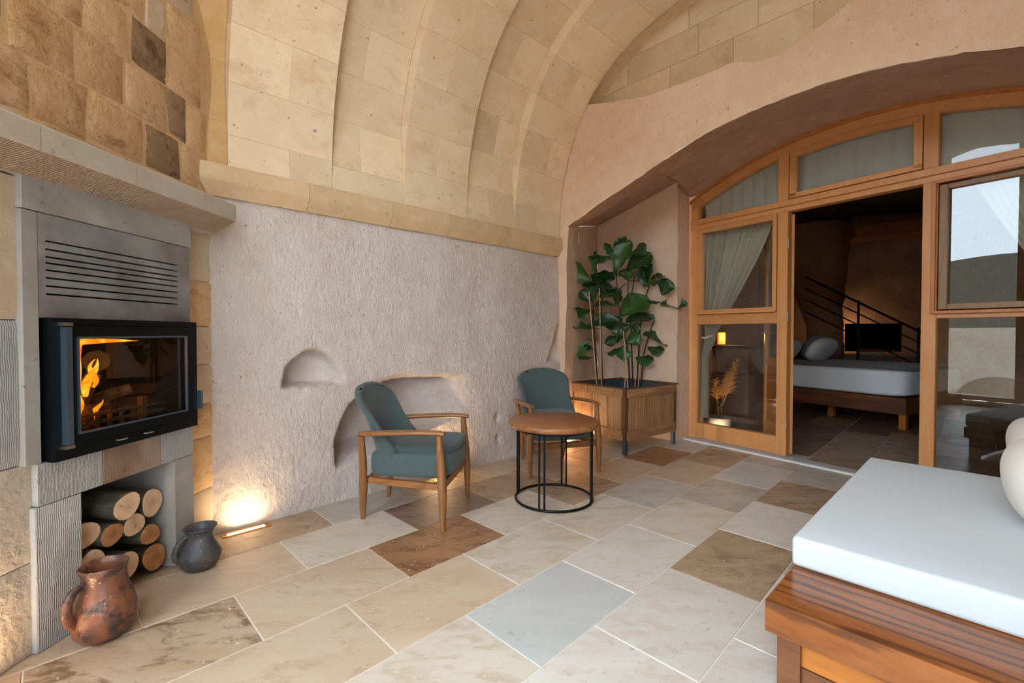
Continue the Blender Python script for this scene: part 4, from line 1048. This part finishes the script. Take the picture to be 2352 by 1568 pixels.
# mattress
CT = .115
ms = thing('seat_cushion', 'white linen seat mattress lying on the daybed frame', 'cushion', (cW.x, cW.y, ZS), rzA)
b = B(); hx = (DL - lc.x - .05) / 2; hy = DW / 2 + .3
y1 = lc.y + .0; y0 = y1 - DW + .03
bx0, bx1 = lc.x - .004, DL - .05
box(b, bx0, bx1, y0, y1 + .004, .001, CT + .004)
bmesh.ops.bevel(b, geom=[e for e in b.edges], offset=.020, segments=5, profile=.5, affect='EDGES')
bmesh.ops.subdivide_edges(b, edges=[e for e in b.edges if e.calc_length() > .3], cuts=10, use_grid_fill=True)
for v in b.verts:
    fx_ = min(v.co.x - bx0, bx1 - v.co.x) ; fy_ = min(v.co.y - y0, y1 - v.co.y)
    if v.co.z > CT * .7: v.co.z += .008 * sm(min(fx_, fy_), 0, .25) + .003 * nz(v.co, 3, 2)
obj('cover', b, M_LINEN, ms, smooth=60)
# bolsters along the back
b1 = lo(fzp(2304, 1086, ZS + CT)); bj = lo(fzp(2326, 1140, ZS + CT)); bj.x -= .13; HC = .18
for k, (xa, xb, lab) in enumerate(((bj.x, b1.x + .10, 'ivory back cushion at the far end of the daybed'), (bj.x - .62, bj.x, 'ivory back cushion nearest the camera on the daybed'))):
    t = thing('back_cushion', lab, 'cushion', (cW.x, cW.y, ZS + CT), rzA, 'back cushions on the daybed')
    pw = 2.6 - .4 * k
    b = B(); cx = (xa + xb) / 2; yy = b1.y - .14 + .03 * k
    M_ = Matrix.Translation((cx, yy, HC + .008)) @ Matrix.Rotation(R(-12), 4, 'X')
    sbox(b, (xb - xa) / 2 * .985, .13, HC, (0, 0, 0), pw, 16, M=M_); obj('cover', b, M_BOLST, t, smooth=60)
    b = B(); pts = []
    for q in range(41):
        an = q / 40 * 2 * math.pi; c_, s_ = math.cos(an), math.sin(an); p = pw; L_ = (abs(c_) ** p + abs(s_) ** p) ** (1 / p)
        pts.append(M_ @ V(((xb - xa) / 2 * c_ / L_ * .988, 0, HC * s_ / L_ * 1.002)))
    tube(b, pts, .004, 6, False); obj('piping', b, M_BOLST, t)

#DOORWALL
# ------------------------------------------------------------------ glazed wooden door screen
def dbox(b, t0, t1, z0, z1, d0, d1, bev=0.0):
    P_ = [DT(t, d, z) for z in (z0, z1) for (t, d) in ((t0, d0), (t1, d0), (t1, d1), (t0, d1))]; hexa(b, P_)
    if bev: bmesh.ops.bevel(b, geom=[e for e in b.edges], offset=bev, segments=1, affect='EDGES')
scr = bpy.data.objects.new('door_1', None); COL.objects.link(scr); scr['kind'] = 'structure'
def part(name, m, *bx, parent=None, bev=.003):
    b = B()
    for a in bx:
        bb = B(); dbox(bb, *a); bmesh.ops.bevel(bb, geom=list(bb.edges), offset=bev, segments=1, affect='EDGES')
        me = bpy.data.meshes.new('t'); bb.to_mesh(me); bb.free(); b.from_mesh(me); bpy.data.meshes.remove(me)
    return obj(name, b, m, parent or scr)
part('stile', M_DOORW, (0, .095, 0, 2.79, 0, .09))
part('post', M_DOORW, (.99, 1.088, 0, 2.47, 0, .09)); part('post', M_DOORW, (2.112, 2.205, 0, 2.47, 0, .09))
part('post', M_DOORW, (.99, 1.088, 2.585, 3.05, 0, .09)); part('post', M_DOORW, (2.112, 2.205, 2.585, 3.05, 0, .09))
part('stile', M_DOORW, (3.065, 3.16, 0, 2.79, 0, .09))
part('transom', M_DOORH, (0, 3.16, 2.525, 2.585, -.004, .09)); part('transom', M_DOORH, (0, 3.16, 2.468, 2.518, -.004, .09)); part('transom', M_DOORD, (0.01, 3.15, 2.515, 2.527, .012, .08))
part('threshold', simple('sill_concrete', (176, 178, 178), .9, bump=(80, .6, .006)), (-.06, 3.3, -.02, .012, -.12, .02))
part('threshold', simple('white_sill_edge', (226, 228, 228), .9, bump=(60, 1, .01)), (-.1, 3.3, -.02, .014, -.165, -.12))
# arch head
def arch_piece(name, t0, t1, o0, o1, d0, d1, m, parent=None, n=24):
    b = B(); rows = []
    for i in range(n + 1):
        t = t0 + (t1 - t0) * i / n
        rows.append([b.verts.new(DT(t, d, farc(t, o))) for (d, o) in ((d0, o0), (d1, o0), (d1, o1), (d0, o1))])
    for i in range(n):
        for j in range(4): b.faces.new([rows[i][j], rows[i][(j + 1) % 4], rows[i + 1][(j + 1) % 4], rows[i + 1][j]])
    b.faces.new(rows[0][::-1]); b.faces.new(rows[-1])
    return obj(name, b, m, parent or scr, smooth=30)
arch_piece('arch_head', 0.0, 3.16, 0, .105, -.002, .09, M_DOORH)
arch_piece('arch_bead', 0.0, 3.16, -.012, .02, -.02, 0, M_DOORD)
# middle top sash
s1 = scr
part('sash_stile', M_DOORW, (1.10, 1.162, 2.60, 2.985, -.012, .05)); part('sash_stile', M_DOORW, (2.05, 2.108, 2.60, 2.99, -.012, .05)); part('sash_rail', M_DOORH, (1.10, 2.108, 2.592, 2.64, -.012, .05))
arch_piece('sash_head', 1.10, 2.108, .11, .165, -.012, .05, M_DOORH, None, 10)
# left sash
part('sash_stile', M_DOORW, (.105, .165, 1.49, 2.465, -.015, .05)); part('sash_stile', M_DOORW, (.945, .985, 1.49, 2.465, -.015, .05))
part('sash_rail', M_DOORH, (.165, .945, 2.41, 2.465, -.015, .05)); part('sash_rail', M_DOORH, (.165, .945, 1.485, 1.52, -.015, .05)); part('drip_rail', M_DOORH, (.095, .985, 1.468, 1.492, -.04, .03))
part('mid_rail', M_DOORH, (.095, .99, 1.352, 1.466, 0, .09)); part('bottom_rail', M_DOORH, (.095, .99, .014, .192, 0, .09))
# right side: outer trim, taupe flyscreen sash, rails
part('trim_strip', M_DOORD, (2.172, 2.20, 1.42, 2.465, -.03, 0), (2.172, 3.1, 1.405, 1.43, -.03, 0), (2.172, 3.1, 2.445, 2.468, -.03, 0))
part('mid_rail', M_DOORH, (2.205, 3.065, 1.37, 1.41, 0, .09)); part('bottom_rail', M_DOORH, (2.205, 3.065, .014, .10, 0, .09))
part('sash_stile', M_BROWNSASH, (2.21, 2.262, 1.44, 2.44, .02, .07)); part('sash_stile', M_BROWNSASH, (3.01, 3.062, 1.44, 2.44, .02, .07)); part('sash_rail', M_BROWNSASH, (2.262, 3.01, 2.40, 2.44, .02, .07)); part('sash_rail', M_BROWNSASH, (2.262, 3.01, 1.44, 1.485, .02, .07))
# panes
def pane(t0, t1, z0, z1, d=.03, arch=None):
    b = B(); n = 12
    if arch is None: dbox(b, t0, t1, z0, z1, d, d + .004)
    else:
        bot = [b.verts.new(DT(t0 + (t1 - t0) * i / n, d, z0)) for i in range(n + 1)]; tp = [b.verts.new(DT(t0 + (t1 - t0) * i / n, d, farc(t0 + (t1 - t0) * i / n, arch))) for i in range(n + 1)]
        for i in range(n): b.faces.new([bot[i], bot[i + 1], tp[i + 1], tp[i]])
    return obj('pane', b, M_GLASS, scr)
def tiltpane():
    b = B(); P_ = [DT(t, d + (z - 1.48) * .01, z) for z in (1.48, 2.405) for (t, d) in ((2.26, .04), (3.015, .04), (3.015, .044), (2.26, .044))]; hexa(b, P_); obj('pane', b, M_GLASS, scr)
pane(.16, .95, 1.515, 2.415); pane(.09, .995, .19, 1.355); tiltpane(); pane(2.2, 3.07, .095, 1.375)
pane(.09, .995, 2.58, 0, .03, .10); pane(1.16, 2.055, 2.635, 0, .02, .16); pane(2.2, 3.07, 2.58, 0, .03, .10)
# inward-opened door leaf, hinged on the first post
HP = DT(1.095, .085, 0); lfang = R(74)
leaf = thing('door_leaf', 'open pine door leaf swung inwards behind the left glazing', 'door', (HP.x, HP.y, .015), lfang)
def lp(name, m, x0, x1, z0, z1, y0=-.022, y1=.022):
    b = B(); box(b, x0, x1, y0, y1, z0, z1, bev=.003); return obj(name, b, m, leaf)
lp('stile', M_DOORW, .008, .10, 0, 2.44); lp('stile', M_DOORW, .90, .99, 0, 2.44); lp('rail', M_DOORH, .10, .90, 2.34, 2.44); lp('rail', M_DOORH, .10, .90, 0, .20); lp('rail', M_DOORH, .10, .90, .86, .96)
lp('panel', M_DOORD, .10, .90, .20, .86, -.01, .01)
b = B(); box(b, .10, .90, -.003, .003, .96, 2.34); obj('pane', b, M_GLASS, leaf)
hd = lp('lock_plate', M_CHROME, .935, .965, 1.09, 1.30, .022, .026)
b = B(); tube(b, [(.95, .024, 1.24), (.95, .06, 1.24), (.90, .065, 1.24), (.84, .065, 1.238)], .008, 8); obj('handle', b, M_CHROME, hd)
for z in (.35, 1.42, 2.15):
    b = B(); tube(b, [DT(1.094, -.004, z - .05), DT(1.094, -.004, z + .05)], .007, 8); obj('hinge', b, M_CHROME, scr)

# ------------------------------------------------------------------ curtains
def curtain(name, label, f, nu, nv, m, group=None):
    b = B(); grid(b, f, nu, nv); bmesh.ops.solidify(b, geom=b.faces[:], thickness=.002)
    o = obj(name, b, m, smooth=80); return tag(o, label, 'curtain', group)
def cleft(i, j):      # i across, j from top down
    z = 2.50 - (2.50 - .24) * j
    if z > 1.25:
        k = (2.5 - z) / 1.25; k = k ** 1.25; t0 = .10 + .02 * k - .0; t1 = .92 - .66 * k
    else:
        k = sm(z, 1.25, 1.0); k = 1 - sm(z, .95, 1.22); t0 = .12 - .035 * k; t1 = .26 - .10 * k
    w_ = t1 - t0; t = t0 + w_ * i
    amp = .026 + .012 * (1 - min(1, w_))
    return DT(t, .135 + amp * math.sin(i * 2 * math.pi * 6.5 + 1.2 * math.sin(j * 4) + 2.2 * math.sin(i * 7)) * (1 if z > 1.3 else .6), z)
curtain('curtain', 'ivory linen curtain tied back behind the left glazing', cleft, 150, 60, M_CURT, 'bedroom curtains')
b = B(); tube(b, [DT(.09, .13, 1.20), DT(.14, .085, 1.19), DT(.20, .09, 1.21), DT(.21, .17, 1.22), DT(.15, .2, 1.21), DT(.09, .2, 1.20)], .013, 8); tag(obj('curtain_tie', b, M_CURT, smooth=60), 'ivory fabric tie gathering the left curtain', 'curtain tie')
def cright(i, j):
    z = 2.50 - 1.9 * j; k = min(1, (2.5 - z) / 1.25) ** 1.1; t0 = 2.36 + .62 * k; t1 = 3.12; t = t0 + (t1 - t0) * i
    return DT(t, .17 + .02 * math.sin(i * 2 * math.pi * 8 + j), z)
curtain('curtain', 'ivory linen curtain pulled aside behind the right glazing', cright, 110, 40, M_CURT, 'bedroom curtains')
for t0, t1, lab in ((.13, 1.0, 'left'), (1.1, 2.11, 'middle'), (2.2, 3.1, 'right')):
    def cs_(i, j, t0=t0, t1=t1):
        t = t0 + (t1 - t0) * i; return DT(t, .115 + .008 * math.sin(i * 2 * math.pi * 7), 2.54 + (farc(t, .05) - 2.54) * j)
    curtain('sheer_curtain', 'pale sheer curtain behind the %s arched top window' % lab, cs_, 60, 3, M_SHEER, 'sheer curtains behind the arched top windows')

#BEDROOM
# ------------------------------------------------------------------ bedroom shell
bm = B()
DPT = 7.0
def brd(t, d, z): return DT(t, d, z)
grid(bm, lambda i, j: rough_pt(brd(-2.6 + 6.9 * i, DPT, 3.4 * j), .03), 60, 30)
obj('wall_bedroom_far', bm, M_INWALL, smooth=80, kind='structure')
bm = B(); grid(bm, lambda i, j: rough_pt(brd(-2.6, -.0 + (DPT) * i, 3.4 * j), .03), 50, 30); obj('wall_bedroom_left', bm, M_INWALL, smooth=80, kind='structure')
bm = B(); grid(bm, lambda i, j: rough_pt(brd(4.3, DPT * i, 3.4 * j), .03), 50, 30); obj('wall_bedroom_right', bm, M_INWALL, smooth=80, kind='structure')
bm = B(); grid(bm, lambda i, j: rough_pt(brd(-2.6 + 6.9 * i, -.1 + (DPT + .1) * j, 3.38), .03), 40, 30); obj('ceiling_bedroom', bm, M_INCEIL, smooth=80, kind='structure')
bm = B()
def hw(t0, t1, z0, z1): hexa(bm, [DT(t, d, z) for z in (z0, z1) for (t, d) in ((t0, .1), (t1, .1), (t1, .3), (t0, .3))])
hw(-2.6, .0, 0, 3.4); hw(3.16, 4.3, 0, 3.4)
for k in range(20):
    t0, t1 = FW * k / 20, FW * (k + 1) / 20; P_ = [DT(t, d, z) for (z, ts) in ((0, 0),) for (t, d) in ()]
    b0 = farc(t0, .06); b1_ = farc(t1, .06)
    hexa(bm, [DT(t0, .1, b0), DT(t1, .1, b1_), DT(t1, .3, b1_), DT(t0, .3, b0), DT(t0, .1, 3.4), DT(t1, .1, 3.4), DT(t1, .3, 3.4), DT(t0, .3, 3.4)])
obj('wall_bedroom_front', bm, M_INWALL, kind='structure')
# rock pillar in the bedroom
bm = B(); pcx, pcy = at(1895, 700, 9.15).x, 9.15
def pil(i, j):
    an = i * 2 * math.pi; z = 3.36 * j; r = .30 + .30 * sm(z, 1.2, 3.2); return rough_pt(V((pcx - .25 * sm(z, 1, 3) + r * math.cos(an), pcy + r * math.sin(an), z)), .03)
grid(bm, pil, 32, 40); obj('wall_pillar', bm, M_INWALL, smooth=80, kind='structure')
b = B(); p0 = at(1948, 528, 8.3); p1 = at(2300, 490, 7.6); d_ = (p1 - p0).normalized(); sd_ = V((d_.y, -d_.x, 0)).normalized() * .32
hexa(b, [p + V((0, 0, z)) + sd_ * k for z in (-.20, 0) for (p, k) in ((p0, -1), (p1, -1), (p1, 1), (p0, 1))]); tag(obj('ceiling_beam', b, M_OCHRE), 'ochre beam crossing under the dark bedroom ceiling', 'beam')
# unseen warm light added behind the rock pillar for a glow by the stairs
pl = bpy.data.lights.new('stair_fill', 'POINT'); pl.energy = 9; pl.color = (1, .62, .32); pl.shadow_soft_size = .08
po = bpy.data.objects.new('stair_fill', pl); COL.objects.link(po); po.location = at(1930, 760, 9.9)

# bed
bl = V((-.466, .885, 0)).normalized(); bw_ = V((.885, .466, 0)).normalized(); BF = V((5.03, 5.78, 0))
brz = math.atan2(bl.y, bl.x)      # local x toward head, local -y = away (bw)
bed = thing('bed', 'double bed with dark wooden frame seen through the open doorway', 'bed', BF, brz)
BL, BW = 2.25, 1.8
b = B(); box(b, .03, BL, -.10, -.05, .19, .41, bev=.004); obj('side_rail', b, M_DARKW, bed)
b = B(); box(b, .03, BL, -BW + .05, -BW + .10, .19, .41, bev=.004); obj('side_rail', b, M_DARKW, bed)
b = B(); box(b, .03, .08, -BW + .1, -.10, .19, .41, bev=.004); obj('end_rail', b, M_DARKW, bed)
b = B(); box(b, .08, BL, -BW + .1, -.1, .36, .40); obj('bed_base', b, M_DARKW, bed)
for x, y in ((.03, -.13), (1.0, -.35), (1.75, -.35), (.03, -BW + .03), (BL - .1, -.13), (BL - .1, -BW + .03)):
    b = B(); box(b, x, x + .075, y, y + .075, 0, .36, bev=.003); obj('leg', b, M_BEDY, bed)
b = B(); box(b, BL - .02, BL + .05, -BW, 0, .2, 1.05, bev=.006); obj('headboard', b, M_DARKW, bed)
mt = thing('mattress', 'white-sheeted mattress on the wooden bed, covered by a grey spread', 'mattress', BF, brz)
b = B(); vs = sbox(b, BL / 2 - .02, BW / 2 + .01, .18, (BL / 2, -BW / 2, .592), 12, 18)
obj('sheet', b, M_SHEET, mt, smooth=60)
b = B(); vs = sbox(b, BL / 2 - .03, BW / 2 - .03, .02, (BL / 2 - .02, -BW / 2 - .015, .770), 10, 12); obj('bedspread', b, M_THROW, mt, smooth=60)
for k, (x, y, m, lab) in enumerate(((1.98, -.42, M_PILLOW, 'grey pillow leaning at the near side of the bed head'), (1.80, -1.15, M_PILLOW, 'grey pillow leaning at the far side of the bed head'), (1.66, -.98, M_SHEET, 'pale blue pillow in front of the far grey pillow'), (1.86, -.30, M_SHEET, 'pale pillow in front of the near grey pillow'))):
    p = BF + Matrix.Rotation(brz, 3, 'Z') @ V((x, y, .81)); pl_ = thing('pillow', lab, 'pillow', p, brz, 'pillows on the bed')
    b = B(); sbox(b, .11, .34, .22, (0, 0, .20), 2.6, 12, M=Matrix.Translation((0, 0, 0)) @ Matrix.Rotation(R(-22 if k < 2 else -34), 4, 'Y')); obj('cover', b, m, pl_, smooth=60)

# television on a low cabinet, books, railing
tvp = at(2008, 805, 8.9)
cab = thing('media_cabinet', 'low dark cabinet behind the bed carrying the television', 'cabinet', (tvp.x, tvp.y, 0), R(-35))
b = B(); box(b, -.5, .75, -.05, .35, 0, tvp.z - .10, bev=.005); obj('carcass', b, M_DARKW, cab)
b = B(); box(b, -.53, .78, -.07, .37, tvp.z - .10, tvp.z - .07, bev=.004); obj('worktop', b, M_INWALL, cab)
tv = thing('television', 'black flat-screen television behind the bed', 'television', (tvp.x + .05, tvp.y + .10, tvp.z - .07), R(-20))
b = B(); box(b, -.46, .46, 0, .04, .05, .60, bev=.004); obj('casing', b, M_BLACK, tv)
b = B(); box(b, -.45, .45, -.002, .0, .065, .59); obj('screen', b, M_TV, tv)
b = B(); box(b, -.18, .18, -.06, .10, 0, .012); box(b, -.03, .03, .01, .03, .012, .06); obj('stand', b, M_BLACK, tv)
b = B(); box(b, .33, .34, -.004, -.001, .072, .077); obj('standby_light', b, emis('red_led', (255, 60, 30), 3), tv)
bp_ = at(2010, 829, 7.9)
for k, (dx, dz, c, w_, lab) in enumerate(((0, 0, (206, 186, 150), .38, 'cream-edged book at the bottom of the pair behind the bed'), (.02, .05, (150, 74, 36), .42, 'rust-brown book on top of the pair behind the bed'))):
    t = thing('book', lab, 'book', (bp_.x + dx, bp_.y + .22, tvp.z - .07 - .0 + dz), R(-10), 'books by the television')
    t.location = (tvp.x - .05 + dx, tvp.y - .02, tvp.z - .07 + dz)
    b = B(); box(b, -w_ / 2, w_ / 2, 0, .10, 0, .048, bev=.002); obj('cover', b, simple('book_cover_%d' % k, c, .6), t)
ra = thing('stair_railing', 'black metal stair railing sloping down behind the bed', 'railing', (at(1972, 800, 8.0).x, 8.0, 0))
def rl_(u, v): p = at(u, v, 8.0); return p - V(ra.location)
for du in (0, 26, 52, 80):
    b = B(); tube(b, [rl_(1850, 636 + du), rl_(2118, 764 + du)], .012 if du else .02, 8); obj('rail', b, M_BLACK, ra, smooth=60)
for u, v in ((1972, 690), (2110, 752)):
    b = B(); p = rl_(u, v); tube(b, [V((p.x, p.y, 0)), p], .02, 8); obj('post', b, M_BLACK, ra, smooth=60)

p_ = DT(.16, .42, .001); uplight((p_.x, p_.y, .001), rzA, .12, .05, 'small recessed floor light inside the bedroom, at the left end of the glazing', 1.6, (p_.x + .25, p_.y + .5, .9), 170)
# stone bedside hearth, driftwood, vase with dried grass
hb = DT(-.05, 1.25, 0)
he = thing('stone_plinth', 'grey-brown stone plinth inside the bedroom behind the left glazing', 'plinth', (at(1672, 960, 6.75).x, 6.75, 0), math.atan2(ee.y, ee.x))
b = B(); box(b, -.42, .30, 0, .5, 0, 1.02, bev=.01); obj('block', b, M_INWALL, he)
b = B(); box(b, -.45, .33, -.03, .53, 1.02, 1.07, bev=.008); obj('slab', b, M_INCEIL, he)
b = B(); box(b, -.6, .5, -.25, .0, 0, .07, bev=.01); obj('step', b, M_INWALL, he)
lm = thing('candle_lantern', 'small glowing amber lantern on the stone plinth', 'lantern', (at(1660, 795, 6.9).x, 6.95, 1.07), 0)
b = B(); box(b, -.055, .055, -.03, .03, 0, .012); box(b, -.06, .06, -.035, .035, .19, .205); obj('frame', b, M_BLACK, lm)
b = B(); box(b, -.05, .05, -.025, .025, .012, .19); obj('shade', b, emis('amber_glow', (255, 140, 30), .9), lm)
pl = bpy.data.lights.new('lantern_glow', 'POINT'); pl.energy = 5; pl.color = (1, .55, .22); pl.shadow_soft_size = .04
po = bpy.data.objects.new('lantern_glow', pl); COL.objects.link(po); po.location = V(lm.location) + V((.05, -.12, .12))
dw = thing('driftwood_board', 'tall weathered driftwood board standing inside the left glazing', 'driftwood', at(1630, 960, 6.25) * V((1, 1, 0)), R(-20))
b = B()
def dwf(i, j):
    an = i * 2 * math.pi; z = 1.08 * j; wv = .075 * (1 + .25 * nz((j * 4, 2, 0), 1, 2)) * (1 - .25 * (1 - sm(j, 0, .3))) * (1 - .5 * sm(j, .93, 1)); return V((wv * math.cos(an) - .05 + .03 * j + .02 * math.sin(j * 5), .025 * math.sin(an), z))
grid(b, dwf, 16, 24); obj('board', b, M_BARKD if False else wood('driftwood', (176, 126, 92), (150, 104, 74), (112, 76, 52), 1.2, 'Z', .8, bump=.7), dw, smooth=60)
pot = at(1650, 985, 5.85) * V((1, 1, 0))
sp = thing('stone_pot', 'low grey stone pot holding the glass vase behind the left glazing', 'pot', pot, 0)
b = B(); lathe(b, [(.13, 0), (.155, .02), (.165, .10), (.16, .17), (.15, .175), (.13, .165), (.05, .165)], 20, wob=.06); obj('body', b, M_GREYS, sp, smooth=50)
vs_ = thing('glass_vase', 'clear glass vase in the low stone pot', 'vase', pot + V((0, 0, .165)), 0)
b = B(); lathe(b, [(.04, .003), (.05, .01), (.055, .09), (.045, .13), (.040, .18), (.046, .20)], 20, cap=False); obj('body', b, M_GLASSV, vs_, smooth=60)
dg = thing('dried_grass', 'golden dried pampas grass plumes in the glass vase', 'dried plant', pot + V((0, 0, .175)), 0)
M_GRASS = simple('dried_gold', (232, 168, 96), .8)
rg_ = random.Random(5)
for k, (tx, ty, tz) in enumerate(((.24, .02, .72), (-.04, .0, .48), (.15, .05, .56), (.19, -.04, .62))):
    b = B(); tip = V((tx, ty, tz)); tube(b, [V((0, 0, .01)), tip * .5 + V((0, 0, -.02)), tip], [.004, .003, .0015], 6); obj('stem', b, M_GRASS, dg)
    b = B()
    for q in range(110):
        f = rg_.uniform(.45, 1.0); p = tip * f; d = V((rg_.uniform(-1, 1), rg_.uniform(-.6, .6), rg_.uniform(.0, .7))) * .12 * (1.3 - f)
        p2 = p + d * 1.3 + V((0, 0, .01)); tube(b, [p, p + d * .7 + V((0, 0, .015)), p2], [.003, .004, .0008], 4)
    obj('plume', b, M_GRASS, dg, kind='stuff')
